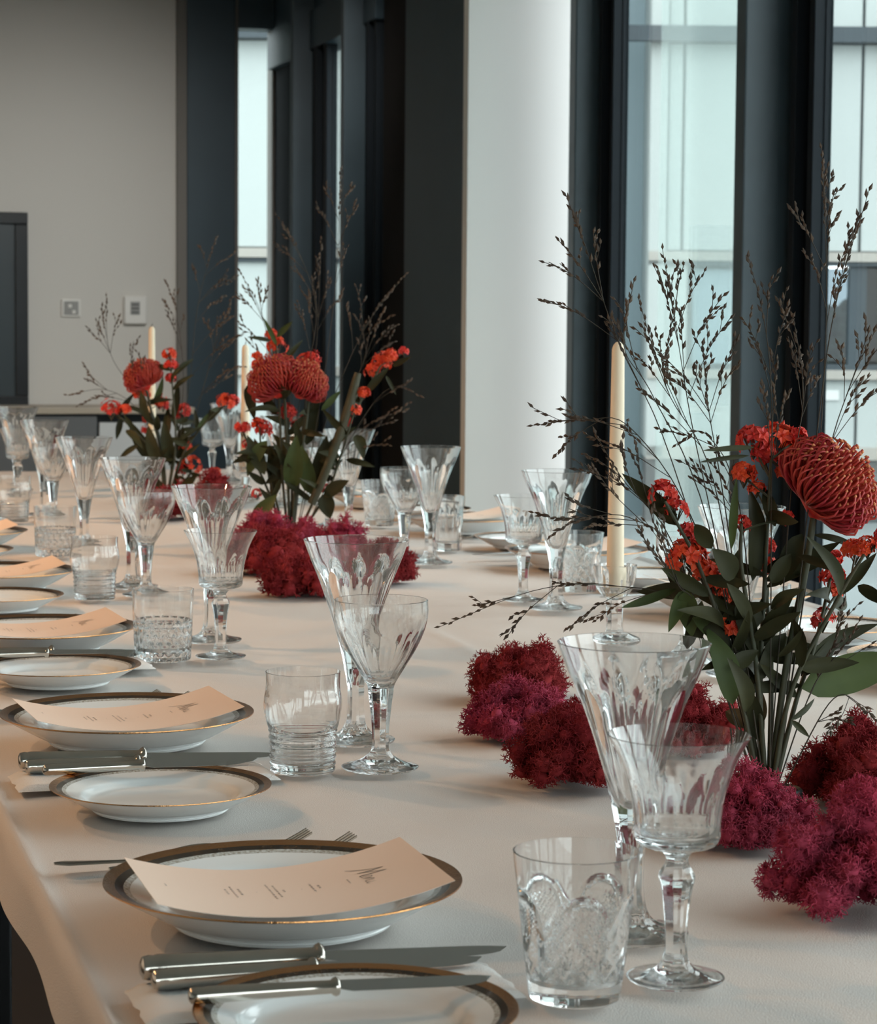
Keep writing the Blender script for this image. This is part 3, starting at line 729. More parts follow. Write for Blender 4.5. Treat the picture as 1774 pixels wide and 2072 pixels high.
def lettering_mesh():
    """the script heading 'Menu' and the small centred lines below it"""
    V = []; Fc = []
    k = 0.001; u0, v0 = -19, 57            # heading, in mm on the card
    def S(pts, wd=0.9): stroke([((u0 + a) * k, (v0 + b) * k) for a, b in pts], wd * k, V, Fc)
    S([(-11, -6), (-7, -2), (0, 9), (4, 20)], 0.8)                 # M, long slanted strokes
    S([(4, 20), (4.5, 10), (4, 0)], 1.1)
    S([(4, 0), (8, 10), (13, 20.5)], 0.8)
    S([(13, 20.5), (12.5, 9), (12.5, 1), (14.5, -0.5)], 1.2)
    S([(14.5, -0.5), (18, 3), (19, 7), (16.8, 7.5), (15.6, 3.5), (17, 0), (20, 0.8)], 0.55)   # e
    S([(20, 0.8), (22, 7)], 0.5); S([(22, 7), (21.4, 0)], 0.6); S([(21.4, 0), (24, 6), (26, 7.2), (26, 2), (27, 0)], 0.55)   # n
    S([(28.5, 7), (28, 2), (29.5, 0), (32.5, 3)], 0.55); S([(33.5, 7), (32.6, 1.5), (34, -0.2), (36.5, 1.5)], 0.55)   # u
    R = random.Random(5)
    def line(vmm, width, wd=1.35):
        u = -width / 2
        while u < width / 2:
            L = min(R.uniform(2.0, 5.2), width / 2 - u)
            x = u; pts = []; up_ = True
            while x < u + L:                                       # tiny zigzag, as the print reads at this size
                pts.append((x * k, (vmm + (wd / 2 if up_ else -wd / 2)) * k)); x += 0.55; up_ = not up_
            if len(pts) > 1: stroke(pts, 0.30 * k, V, Fc)
            u += L + 1.1
    line(47, 12, 1.0)
    line(25, 12, 1.6); line(20, 26)
    line(12, 1.6, 0.8)
    line(-1, 7, 1.5); line(-6, 36); line(-10.5, 44)
    line(-21, 1.6, 0.8)
    line(-33, 20, 1.6); line(-38, 34); line(-43, 17)
    line(-88, 8, 1.2)
    return pymesh('lettering', V, Fc)
CARD = card_mesh(); CARD.materials.append(MATS['menu_paper']); LETT = lettering_mesh(); LETT.materials.append(MATS['menu_ink'])
def put_card(x, y, rz, label):
    c = obj('menu_card', CARD, None, None, (x, y, TZ + PLIFT), rz); tag(c, label, 'menu card', 'menu cards')
    tag(obj('lettering', LETT, None, c), kind='stuff')
for i, (x, y) in enumerate(DN):
    put_card(x - 0.006, y - 0.036, math.radians((0.5, 4.0, 3.0, 2.0, 3.0)[i]), 'cream menu card bent across the ' + ORD[i] + ' dinner plate on the near side')
for i, (x, y) in enumerate(DF):
    put_card(x, y + 0.02, math.pi + math.radians((2, -2, 3, 1, 0)[i]), 'cream menu card bent across the ' + ORD[i] + ' dinner plate on the window side')

# ------------------------------------------------------------------ cutlery
def loft(sections, sides=14):
    """sections: (x, y_centre, z_centre, half_width, half_height)"""
    V = []; Fc = []
    for (x, y, z, a, b) in sections:
        for k in range(sides):
            an = 2 * math.pi * k / sides; V.append((x, y + a * math.cos(an), z + b * math.sin(an)))
    for i in range(len(sections) - 1):
        for k in range(sides):
            k2 = (k + 1) % sides; Fc.append((i * sides + k, (i + 1) * sides + k, (i + 1) * sides + k2, i * sides + k2))
    Fc.append(tuple(range(sides))); Fc.append(tuple((len(sections) - 1) * sides + k for k in range(sides - 1, -1, -1)))
    return V, Fc
def knife_meshes(L, hw):
    """handle from x=0; blade to x=L"""
    hl = L * 0.485
    hsec = [(0.0, 0, hw, hw * 0.55, hw * 0.5), (0.0015, 0, hw, hw * 0.95, hw * 0.85), (0.006, 0, hw, hw * 1.05, hw * 0.96), (0.009, 0, hw, hw * 0.98, hw * 0.9), (0.011, 0, hw, hw * 1.06, hw * 0.98),
            (hl * 0.3, 0, hw, hw * 1.0, hw * 0.92), (hl * 0.7, 0, hw * 0.98, hw * 0.88, hw * 0.80), (hl * 0.94, 0, hw * 0.96, hw * 0.82, hw * 0.74), (hl * 0.955, 0, hw * 0.96, hw * 1.0, hw * 0.98), (hl * 0.975, 0, hw * 0.96, hw * 1.1, hw * 1.1), (hl * 0.992, 0, hw * 0.96, hw * 1.0, hw * 0.95), (hl, 0, hw * 0.96, hw * 0.6, hw * 0.5)]
    V, Fc = loft(hsec, 20); handle = pymesh('handle', V, Fc, 50)
    # blade standing on its edge, leaning: width in z, thin in y
    bz = hw * 0.96; n = 22; V = []; Fc = []
    for i in range(n + 1):
        t = i / n; x = hl - 0.002 + (L - hl) * t
        wtop = 0.0048 - 0.0020 * max(0, (t - 0.8) / 0.2) ** 2
        wbot = (0.0030 + 0.0040 * min(1, t / 0.08)) if t < 0.72 else -0.0028 + 0.0098 * math.sqrt(max(0.0, 1 - ((t - 0.72) / 0.28) ** 2))
        th = 0.0009 * (1 - 0.6 * t)
        # lying nearly flat, tilted about its length
        ca, sa = math.cos(math.radians(18)), math.sin(math.radians(18))
        for (a, b) in ((wtop, th), (wtop, -th), (-wbot, -th * 0.2), (-wbot, th * 0.2)):
            V.append((x, a * ca - b * sa, bz * (1 - 0.45 * t) + a * sa + b * ca + 0.0006))
    for i in range(n):
        for k in range(4):
            k2 = (k + 1) % 4; Fc.append((i * 4 + k, i * 4 + k2, (i + 1) * 4 + k2, (i + 1) * 4 + k))
    Fc.append((3, 2, 1, 0)); Fc.append((n * 4, n * 4 + 1, n * 4 + 2, n * 4 + 3))
    zmin = min(v[2] for v in V)
    if zmin < 0.0003: V = [(a, b, max(c_, 0.0003)) for a, b, c_ in V]
    return handle, pymesh('blade', V, Fc, 30)
KN = {'big': knife_meshes(0.255, 0.0088), 'small': knife_meshes(0.228, 0.0072), 'butter': knife_meshes(0.195, 0.0056)}
for h_, b_ in KN.values(): h_.materials.append(MATS['silver']); b_.materials.append(MATS['steel_blade'])
def put_knife(kind, x, y, z, rz, tilt, label, name='table_knife', group='silver table knives'):
    t = empty(name, (x, y, TZ + z), rz); t.rotation_euler = (0, tilt, rz); tag(t, label, 'knife', group)
    obj('handle', KN[kind][0], None, t); obj('blade', KN[kind][1], None, t)
def fork_mesh(L):
    n = 40; V = []; Fc = []
    def zc(t): return 0.0026 + 0.010 * math.sin(max(0, min(1, (t - 0.35) / 0.45)) * math.pi) * (t < 0.8) + (0.016 * ((t - 0.8) / 0.2) ** 1.5 if t > 0.8 else 0) + 0.003 * (1 - t) ** 3
    def half(t):
        if t < 0.05: return 0.0035 + 0.0065 * math.sqrt(t / 0.05)
        if t < 0.45: return 0.010 - 0.0065 * ((t - 0.05) / 0.40) ** 0.8
        if t < 0.62: return 0.0035
        return 0.0035 + 0.0075 * ramp(t, 0.62, 0.72)
    m_ = int(n * 0.78)
    for i in range(m_ + 1):
        t = i / n; a = half(t); z = zc(t)
        for (y, zz) in ((-a, z), (0, z + 0.0012), (a, z), (0, z - 0.0012)): V.append((L * t, y, zz))
    for i in range(m_):
        for k in range(4):
            k2 = (k + 1) % 4; Fc.append((i * 4 + k, (i + 1) * 4 + k, (i + 1) * 4 + k2, i * 4 + k2))
    Fc.append((0, 1, 2, 3)); Fc.append(tuple(m_ * 4 + k for k in (3, 2, 1, 0)))
    for q in range(4):
        yc = -0.0084 + 0.0056 * q; b0 = len(V); steps = 8
        for i in range(steps + 1):
            t = 0.765 + (1 - 0.765) * i / steps; wd = 0.0017 * (1 - 0.5 * i / steps); z = zc(t)
            for (y, zz) in ((-wd, z - 0.0008), (wd, z - 0.0008), (wd, z + 0.0008), (-wd, z + 0.0008)): V.append((L * t, yc + y, zz))
        for i in range(steps):
            for k in range(4):
                k2 = (k + 1) % 4; Fc.append((b0 + i * 4 + k, b0 + (i + 1) * 4 + k, b0 + (i + 1) * 4 + k2, b0 + i * 4 + k2))
        Fc.append((b0 + 3, b0 + 2, b0 + 1, b0)); Fc.append(tuple(b0 + steps * 4 + k for k in range(4)))
    return pymesh('fork', V, Fc, 40)
FK = [fork_mesh(0.212), fork_mesh(0.205)]
for me in FK: me.materials.append(MATS['silver'])
for i, (x, y) in enumerate(DN[:4]):
    w_ = ORD[i] + ' dinner plate'
    o = obj('dinner_fork', FK[0], None, None, (0.222, y + 0.200, TZ + 0.0006), math.radians(4)); tag(o, 'silver fork lying beyond the %s, its handle end farther out' % w_, 'fork', 'silver forks')
    o = obj('dinner_fork', FK[1], None, None, (0.262, y + 0.172, TZ + 0.0006), math.radians(6)); tag(o, 'silver fork tucked close along the far edge of the ' + w_, 'fork', 'silver forks')
def napkin_mesh(L, W):
    n, m_ = 26, 16; V = []
    for j in range(m_ + 1):
        for i in range(n + 1):
            u, v = i / n, j / m_
            e = min(u, 1 - u, v, 1 - v); z = 0.0055 * min(1, e / 0.05) ** 0.5 + 0.0012 * noise.noise(Vector((u * 6, v * 5, 2.5))) * min(1, e / 0.1)
            x = (u - 0.5) * L + 0.004 * noise.noise(Vector((0, v * 6, 1))) * (abs(u - 0.5) * 2) ** 4; y = (v - 0.5) * W + 0.003 * noise.noise(Vector((u * 7, 0, 5))) * (abs(v - 0.5) * 2) ** 4
            V.append((x, y, max(0.0, z)))
    k = n + 1
    return pymesh('napkin', V, [(j * k + i, j * k + i + 1, (j + 1) * k + i + 1, (j + 1) * k + i) for j in range(m_) for i in range(n)], 180)
NAP = napkin_mesh(0.25, 0.085); NAP.materials.append(MATS['napkin_linen'])
for i in range(3):
    yk = (1.528, 2.300, 3.06)[i]
    o = obj('linen_napkin', NAP, None, None, (0.352, yk - 0.012, TZ + 0.0006), math.radians(1)); tag(o, 'folded white napkin under the knives before the %s dinner plate' % ORD[i], 'napkin', 'folded napkins')
    put_knife('big', 0.236, yk + 0.026, 0.0065, math.radians((0.5, -1.0, 0.5)[i]), 0, 'longer silver table knife nearest the edge of the %s dinner plate' % ORD[i])
    put_knife('small', 0.240, yk + 0.002, 0.0065, math.radians((2.0, 0.5, 1.0)[i]), 0, 'shorter silver table knife alongside the %s longer knife' % ORD[i])
for i in range(3):
    x, y = SN[i]
    put_knife('butter', x - 0.098, y + (0.030, 0.066, 0.066)[i], 0.0222, math.radians((-1, 2.0, 2)[i]), math.radians(-0.3), 'slim silver butter knife laid over the %s side plate on the near side' % ORD[i], 'butter_knife', 'silver butter knives')
for i, (x, y) in enumerate(DF[:4]):
    put_knife('big', 1.53, y + 0.175, 0.0008, math.pi + math.radians(1), 0, 'silver table knife beyond the %s dinner plate on the window side' % ORD[i])
    o = obj('dinner_fork', FK[0], None, None, (1.55, y - 0.175, TZ + 0.0006), math.pi - math.radians(2)); tag(o, 'silver fork before the %s dinner plate on the window side' % ORD[i], 'fork', 'silver forks')

# ------------------------------------------------------------------ reindeer moss
TW_V = []; TW_F = []
def _prism(p0, p1, r0, r1):
    b = len(TW_V); p0 = Vector(p0); p1 = Vector(p1); d = (p1 - p0).normalized(); a = d.cross(Vector((0.3, 0.9, 0.2))).normalized(); c = d.cross(a)
    for p, r in ((p0, r0), (p1, r1)):
        for k in range(3):
            an = 2.0944 * k; TW_V.append(tuple(p + (a * math.cos(an) + c * math.sin(an)) * r))
    for k in range(3):
        k2 = (k + 1) % 3; TW_F.extend([(b + k, b + k2, b + 3 + k2), (b + k, b + 3 + k2, b + 3 + k)])
_prism((0, 0, 0), (0, 0, .5), .10, .08)
for q in range(3):
    an = q * 2.0944; e1 = (.28 * math.cos(an), .28 * math.sin(an), .80)
    _prism((0, 0, .45), e1, .08, .06)
    _prism(e1, (.52 * math.cos(an + .5), .52 * math.sin(an + .5), .98), .06, .035)
TW_V = np.array(TW_V, np.float32); TW_F = np.array(TW_F, np.int32)
def scatter_twigs(P, N, S, rng):
    """template twig at points P, along N, size S"""
    n = len(P); z = N / np.linalg.norm(N, axis=1, keepdims=True)
    h = rng.normal(size=(n, 3)); x = np.cross(h, z); x /= np.linalg.norm(x, axis=1, keepdims=True); y = np.cross(z, x)
    M = np.stack([x, y, z], axis=2)                                      # columns
    V = np.einsum('nij,vj->nvi', M, TW_V) * S[:, None, None] + P[:, None, :]
    T = TW_F[None] + (np.arange(n) * len(TW_V))[:, None, None]
    return V.reshape(-1, 3), T.reshape(-1, 3)
def moss_mesh(seed, rx, ry, rz, count, size):
    rng = np.random.default_rng(seed)
    nl = 70; lobes = []
    for i in range(nl):
        a = rng.uniform(0, 2 * math.pi); q = rng.uniform(0, 1) ** 0.6; zz = rng.uniform(0.05, 0.95) * (1.1 - 0.7 * q * q)
        r = rng.uniform(0.10, 0.25) * min(rx, ry)
        lobes.append((np.array([math.cos(a) * q * (rx - r), math.sin(a) * q * (ry - r), max(r * 0.8, zz * (2 * rz - r))]), r))
    Vs, Ts = [], []; off = 0
    # lumpy cores
    bm = bmesh.new(); bmesh.ops.create_icosphere(bm, subdivisions=2, radius=1); bm.verts.ensure_lookup_table()
    cv = np.array([v.co[:] for v in bm.verts]); ct = np.array([[v.index for v in f.verts] for f in bm.faces]); bm.free()
    for c_, r in lobes:
        d = cv * (1 + rng.normal(0, 0.07, (len(cv), 1))) * r * 0.78
        V = d + c_; V[:, 2] = np.maximum(V[:, 2], 0.0005)
        Vs.append(V); Ts.append(ct + off); off += len(cv)
    area = np.array([r * r for _, r in lobes]); cnt = (area / area.sum() * count * 1.9).astype(int)
    P = []; N = []
    for (c_, r), k in zip(lobes, cnt):
        d = rng.normal(size=(k, 3)); d /= np.linalg.norm(d, axis=1, keepdims=True); p = c_ + d * r * rng.uniform(0.74, 1.03, (k, 1))
        keep = p[:, 2] > 0.001
        for c2, r2 in lobes:
            if r2 is r: continue
            keep &= np.linalg.norm(p - c2, axis=1) > r2 * 0.88
        P.append(p[keep]); N.append(d[keep] + rng.normal(0, 0.85, (keep.sum(), 3)))
    P = np.concatenate(P); N = np.concatenate(N); S = rng.uniform(0.6, 1.35, len(P)) * size
    V, T = scatter_twigs(P.astype(np.float32), N, S, rng); V[:, 2] = np.maximum(V[:, 2], 0.0004)
    Vs.append(V); Ts.append(T + off)
    return npmesh('moss', np.concatenate(Vs), np.concatenate(Ts))
MOSS = [  # x, y, rx, ry, rz, twigs, twig size, material, label
    (0.855, 2.690, 0.070, 0.062, 0.040, 3400, 0.0066, 0, 'dark crimson moss clump farthest left behind the front goblet'),
    (0.776, 2.440, 0.064, 0.058, 0.034, 3600, 0.0064, 1, 'crimson moss clump second from the left behind the front goblet'),
    (0.750, 2.190, 0.062, 0.070, 0.040, 4000, 0.0062, 0, 'dark crimson moss clump touching the front goblet outline on its left'),
    (0.930, 2.330, 0.065, 0.06, 0.038, 2400, 0.0060, 0, 'crimson moss clump seen through the front wine glass rim'),
    (0.985, 2.030, 0.078, 0.090, 0.043, 5600, 0.0060, 0, 'large dark red moss clump right of the nearest flower stems'),
    (0.810, 1.895, 0.062, 0.050, 0.033, 3600, 0.0058, 1, 'crimson moss clump in front of the nearest flower stems'),
    (0.800, 1.655, 0.080, 0.070, 0.050, 6400, 0.0056, 1, 'large magenta moss clump frontmost on the table, at right'),
    (0.930, 1.790, 0.062, 0.066, 0.042, 4000, 0.0058, 0, 'dark red moss clump at the right picture edge behind the frontmost one'),
    (0.940, 4.480, 0.095, 0.080, 0.044, 2200, 0.0100, 1, 'purple red moss clump at the foot of the middle flower stems'),
    (0.862, 4.160, 0.095, 0.090, 0.042, 2400, 0.0100, 0, 'crimson moss clump left of the second tall goblet, middle of its row'),
    (0.850, 3.800, 0.085, 0.080, 0.034, 2000, 0.0095, 0, 'crimson moss clump just behind the second tall goblet'),
    (1.020, 3.950, 0.055, 0.060, 0.036, 1500, 0.0090, 0, 'small crimson moss clump right of the second tall goblet'),
    (1.030, 4.320, 0.062, 0.070, 0.040, 1500, 0.0095, 1, 'moss clump seen within the second tall goblet rim'),
    (0.890, 5.350, 0.075, 0.080, 0.042, 1000, 0.0125, 0, 'crimson moss clump left of the farthest flower stems'),
    (1.040, 5.690, 0.060, 0.080, 0.038, 1000, 0.0125, 0, 'crimson moss clump right of the farthest flower stems')]
for i, (x, y, rx, ry, rz, cnt, sz, mi, label) in enumerate(MOSS):
    o = obj('moss_clump', moss_mesh(40 + i, rx, ry, rz, cnt, sz), ('moss_dark', 'moss_crimson')[mi], None, (x, y, TZ + 0.0004))
    tag(o, label, 'moss', 'dyed moss clumps')

# ------------------------------------------------------------------ flower arrangements
ARRANGEMENTS = {
 'a1': {
  'base': [0.885,2.02,0.75],
  'stems': [[[-0.0052,0.0064,0.006],[-0.0092,0.0156,0.1037],[-0.0046,0.0318,0.2158],[0.0011,0.0471,0.3151]],[[-0.0073,0.0078,0.006],[-0.0366,0.012,0.1405],[-0.0595,0.0175,0.1987],[-0.0777,0.0202,0.221]],[[-0.0019,-0.0076,0.006],[0.0171,0.0035,0.1057],[0.0562,0.0051,0.1874],[0.0841,0.0041,0.2374]],[[-0.0084,-0.0051,0.006],[-0.0324,0.0053,0.1142],[-0.0651,0.0094,0.2131],[-0.0997,0.0108,0.2782]],[[-0.0038,-0.0008,0.006],[-0.0148,0.0042,0.1281],[-0.0297,0.0053,0.2183],[-0.0308,0.0026,0.2591]],[[-0.0052,0.0098,0.006],[-0.0224,0.0107,0.0952],[-0.0359,0.0174,0.1397],[-0.0411,0.0224,0.1618]],[[-0.0025,-0.0071,0.006],[0.0013,0.0229,0.1255],[-0.002,0.0412,0.1919],[-0.0027,0.0563,0.218]],[[-0.0008,-0.0068,0.006],[0.0246,0.0224,0.0937],[0.0447,0.0415,0.1463],[0.0603,0.0611,0.2041]]],
  'pstem': [[[-0.00246,0.0,0.006],[0.0131,0.01,0.1275],[0.0304,0.0171,0.2176],[0.039,0.0221,0.2807]]],
  'strap': [],
  'clusters': [[0.0102,0.0754,0.3298,0.0153,1,0],[-0.013,0.0639,0.3302,0.0135,0,0],[0.0196,0.0541,0.3057,0.0153,1,0],[-0.0029,0.0689,0.3185,0.0117,0,0],[-0.0233,0.0509,0.301,0.0108,1,0],[0.0285,0.0747,0.3346,0.009,0,0],[-0.0992,0.042,0.2804,0.0126,0,3],[-0.0876,0.0273,0.268,0.0099,0,3],[-0.0771,0.0216,0.2504,0.0072,0,1],[-0.0784,0.0218,0.2231,0.0172,1,1],[-0.0793,0.0501,0.2295,0.009,1,1],[-0.0612,0.0251,0.2115,0.0108,1,1],[-0.05,0.0223,0.2051,0.0099,1,1],[-0.0443,0.038,0.1897,0.0113,1,5],[-0.0414,0.0199,0.1599,0.0117,1,5],[-0.036,0.0216,0.1734,0.0063,0,5],[-0.0269,0.0336,0.2557,0.0077,0,4],[-0.011,0.0517,0.2873,0.0068,1,0],[0.0137,0.0324,0.2624,0.0059,0,4],[-0.0016,0.0643,0.2149,0.0099,1,6],[0.0018,0.068,0.2331,0.0068,0,6],[0.0778,0.0319,0.2325,0.0108,1,2],[0.0853,0.0109,0.2377,0.009,1,2],[0.0694,0.0907,0.2198,0.0059,0,7],[0.0641,0.0702,0.2041,0.0108,0,7],[0.0663,0.0677,0.1895,0.0059,1,7],[0.0536,0.0575,0.1651,0.0099,0,7],[-0.0675,0.0419,0.2372,0.0068,0,1],[0.102,0.0174,0.2476,0.009,0,2]],
  'leaves': [[-0.0855,0.0374,0.1954,-0.1393,-0.0014,0.1821,0.009,1],[-0.0793,0.0436,0.1888,-0.0917,0.0742,0.2257,0.0153,1],[-0.0811,0.005,0.1977,-0.0975,-0.0174,0.162,0.0135,1],[-0.0808,-0.0055,0.1988,-0.0737,0.0044,0.1548,0.0208,1],[-0.073,0.0179,0.1394,-0.0675,-0.0161,0.1912,0.0181,1],[-0.0379,-0.0078,0.2107,-0.0603,-0.0237,0.2389,0.0226,4],[-0.0588,-0.0109,0.2377,-0.0731,0.0045,0.2586,0.0153,3],[-0.0157,0.0353,0.204,-0.0168,0.0675,0.2885,0.0199,4],[-0.0401,-0.0037,0.2372,-0.0331,0.0267,0.3002,0.0081,4],[-0.0362,0.0145,0.1879,-0.0266,0.0334,0.2361,0.0135,5],[-0.0322,0.0102,0.1884,-0.0114,0.0135,0.1313,0.0172,6],[0.0244,0.0266,0.181,-0.0065,0.0165,0.1597,0.0108,6],[-0.0034,-0.0041,0.1826,0.0236,-0.024,0.2031,0.0126,6],[-0.0061,0.0191,0.1306,0.0153,0.0296,0.1568,0.0163,4],[-0.04,-0.0183,0.1311,-0.0133,0.0007,0.1445,0.0153,1],[-0.0373,-0.0079,0.0958,-0.0619,-0.0007,0.1655,0.0253,5],[-0.0145,0.0202,0.1006,-0.0332,0.0202,0.1348,0.0181,0],[0.0289,0.0168,0.1074,0.1376,0.0469,0.1315,0.037,2],[0.0166,-0.0031,0.0809,0.0424,0.0262,0.0965,0.0063,7],[0.0152,-0.0127,0.082,0.0358,0.0085,0.0631,0.0063,7],[0.0302,0.0328,0.1161,0.0425,0.0083,0.1316,0.0081,2],[0.0291,0.0364,0.2476,0.0108,0.042,0.1989,0.0199,6],[0.0402,0.0406,0.2464,0.0899,0.0537,0.2273,0.0072,7],[0.0231,0.0148,0.2291,0.0532,-0.0226,0.2183,0.0081,0],[-0.0204,0.04,0.319,-0.0708,0.0015,0.3145,0.0045,0],[-0.0217,-0.0037,0.329,-0.0709,-0.0266,0.3267,0.0054,0],[0.0042,0.0347,0.2544,-0.0044,0.0539,0.2895,0.0126,4],[0.0749,-0.0017,0.2041,0.0945,-0.0425,0.1911,0.0117,2],[-0.0252,0.0314,0.1471,-0.0554,0.0129,0.1947,0.0181,1],[-0.0014,0.0135,0.2041,0.018,0.0265,0.2302,0.0153,6],[-0.0107,0.0084,0.0591,-0.0216,-0.017,0.1086,0.0153,5],[0.005,0.0023,0.1376,0.0213,-0.0353,0.1697,0.0108,6],[-0.0333,0.0195,0.0018,-0.0305,-0.009,0.0348,0.0108,3],[-0.0412,0.0128,0.154,-0.0767,-0.0207,0.176,0.0153,5],[-0.0218,-0.0094,0.1705,-0.0476,-0.0336,0.2089,0.0163,5],[-0.0261,-0.0191,0.0909,-0.048,-0.0465,0.144,0.0181,5]],
  'protea': [[0.0443,0.0226,0.2875,0.0488,0.95,-0.1]],
  'grass': [[[[-0.0092,0.0016,0.006],[-0.0543,0.0227,0.1936],[-0.1001,0.0416,0.3374],[-0.1411,0.0558,0.4231],[-0.171,0.0701,0.5095],[-0.1902,0.0816,0.5599]],[[-0.1933,0.0824,0.5142],[-0.205,0.0737,0.4956],[-0.2093,0.0694,0.4613],[-0.1637,0.0797,0.5235],[-0.1514,0.0561,0.4458],[-0.1811,0.1001,0.5379]]],[[[-0.0092,-0.0071,0.006],[-0.0457,0.0226,0.2165],[-0.0733,0.0385,0.3468],[-0.087,0.0504,0.4281],[-0.1007,0.0622,0.5075]],[[-0.1038,0.0656,0.4894],[-0.0772,0.0905,0.497],[-0.0602,0.0759,0.4877],[-0.0455,0.049,0.4656],[-0.0372,0.0511,0.4466],[-0.0944,0.067,0.4827],[-0.0827,0.061,0.4554]]],[[[-0.0076,-0.0061,0.006],[-0.0602,0.0207,0.2619],[-0.1107,0.0297,0.374],[-0.1373,0.0333,0.4188],[-0.1287,0.0381,0.4774]],[[-0.1345,0.0531,0.4595],[-0.147,0.0408,0.4458]]],[[[-0.0076,0.0135,0.006],[-0.0496,0.0373,0.2834],[-0.0944,0.0598,0.3778],[-0.1213,0.0816,0.4644]],[[-0.1171,0.0722,0.4369],[-0.0982,0.1017,0.4277],[-0.0875,0.0861,0.4463],[-0.1186,0.1061,0.4089],[-0.118,0.0512,0.3779],[-0.0944,0.0888,0.4024],[-0.1098,0.048,0.4189]]],[[[-0.0076,-0.0104,0.006],[-0.0629,0.0336,0.238],[-0.1262,0.0566,0.3411],[-0.1711,0.0721,0.3492],[-0.2212,0.0865,0.3427]],[[-0.1918,0.113,0.3183],[-0.1597,0.1037,0.3317],[-0.1357,0.0836,0.3435],[-0.1873,0.0721,0.3528],[-0.2064,0.1072,0.3452]]],[[[-0.006,-0.0137,0.006],[-0.041,0.03,0.2613],[-0.059,0.0483,0.3739],[-0.0537,0.0605,0.4101]],[[-0.0329,0.0382,0.4241],[-0.0603,0.086,0.4235],[-0.0747,0.0326,0.4004],[-0.0362,0.0339,0.4016],[-0.0913,0.0467,0.3896],[-0.1011,0.0423,0.41]]],[[[-0.0029,-0.0133,0.006],[-0.001,0.0213,0.2396],[-0.0018,0.0351,0.3837],[-0.0111,0.0433,0.4559],[-0.0238,0.0493,0.501]],[[-0.0058,0.0193,0.4803],[0.016,0.0679,0.4517],[-0.0258,0.0696,0.4468],[0.0044,0.0441,0.4085],[0.011,0.0284,0.375],[-0.0115,0.0701,0.4194],[-0.0057,0.0561,0.3786]]],[[[0.0034,0.0047,0.006],[0.0363,0.0287,0.2393],[0.0481,0.0492,0.3747],[0.052,0.0677,0.4838],[0.048,0.087,0.6031]],[[0.0581,0.0907,0.5463],[0.0664,0.1107,0.568],[0.0172,0.0631,0.5447],[0.0426,0.1047,0.503],[0.0652,0.0722,0.5023],[0.0544,0.1067,0.5815]]],[[[0.0034,-0.0036,0.006],[0.0377,0.0204,0.3305],[0.0538,0.0248,0.4563],[0.0825,0.0275,0.5614]],[[0.063,0.008,0.5227],[0.0709,0.0094,0.5405],[0.0573,0.0219,0.4831]]],[[[0.005,0.0112,0.006],[0.0432,0.0212,0.2853],[0.0693,0.0278,0.3845],[0.1023,0.0322,0.4567]],[[0.0851,0.0215,0.4364],[0.0905,-0.0,0.4209],[0.0767,0.0139,0.3916],[0.0954,0.0269,0.3825],[0.0649,0.0543,0.4179]]],[[[-0.0092,-0.0069,0.006],[-0.0713,0.0297,0.1698],[-0.1431,0.0482,0.197],[-0.2157,0.064,0.19],[-0.3054,0.0774,0.1528]],[[-0.2379,0.0804,0.1473],[-0.1838,0.0495,0.1564],[-0.1968,0.0753,0.1959],[-0.1549,0.1067,0.1573],[-0.2705,0.0973,0.1717]]],[[[-0.0092,0.0123,0.006],[-0.0825,0.0167,0.2168],[-0.128,0.0199,0.2614],[-0.1731,0.0196,0.2611],[-0.2046,0.018,0.2451]],[[-0.1656,0.0051,0.3095],[-0.1878,0.0015,0.2804],[-0.1682,-0.0107,0.2569],[-0.213,0.0388,0.2629],[-0.1958,0.0177,0.2611]]],[[[-0.0092,-0.012,0.006],[-0.0861,0.028,0.2293],[-0.1357,0.0433,0.296],[-0.1628,0.0568,0.3408]],[[-0.1752,0.0715,0.3031],[-0.1683,0.0743,0.3169],[-0.1389,0.0371,0.3282],[-0.1219,0.0497,0.3254],[-0.1468,0.0817,0.2981]]],[[[0.0034,0.0092,0.006],[0.0408,0.0121,0.1137],[0.0727,0.0169,0.1361],[0.1026,0.0214,0.154]],[[0.0633,0.0195,0.1767],[0.0703,0.0319,0.1981],[0.0748,-0.0067,0.1664],[0.0586,0.015,0.1499]]],[[[0.0066,0.0044,0.006],[0.0529,0.0014,0.0973],[0.0789,-0.005,0.0962],[0.0936,-0.0125,0.0808]],[[0.0457,-0.0244,0.0734],[0.0659,-0.0355,0.0844],[0.0624,-0.0024,0.088],[0.0867,0.0129,0.0866]]],[[[-0.006,0.0075,0.006],[-0.0263,0.0395,0.2606],[-0.0566,0.0644,0.3367],[-0.0846,0.0825,0.3263]],[[-0.0943,0.1043,0.3383],[-0.0618,0.0979,0.3061],[-0.072,0.0788,0.2979],[-0.0447,0.1045,0.3068],[-0.0493,0.0877,0.3264]]],[[[-0.0045,-0.0098,0.006],[0.0194,0.0433,0.2835],[0.0332,0.0715,0.3739],[0.0265,0.0983,0.4472]],[[0.0104,0.1016,0.4656],[0.0252,0.1015,0.4194],[0.0388,0.0687,0.4198],[0.0552,0.111,0.3915],[0.0373,0.1194,0.4099]]],[[[-0.0045,0.0112,0.006],[-0.0658,-0.0024,0.1738],[-0.09,-0.0159,0.2066],[-0.1097,-0.0277,0.261]],[[-0.1169,-0.0068,0.2771],[-0.128,-0.0364,0.2572],[-0.1116,-0.004,0.2366],[-0.1029,-0.0014,0.2679]]]],
 },
 'a2': {
  'base': [1.0,4.62,0.75],
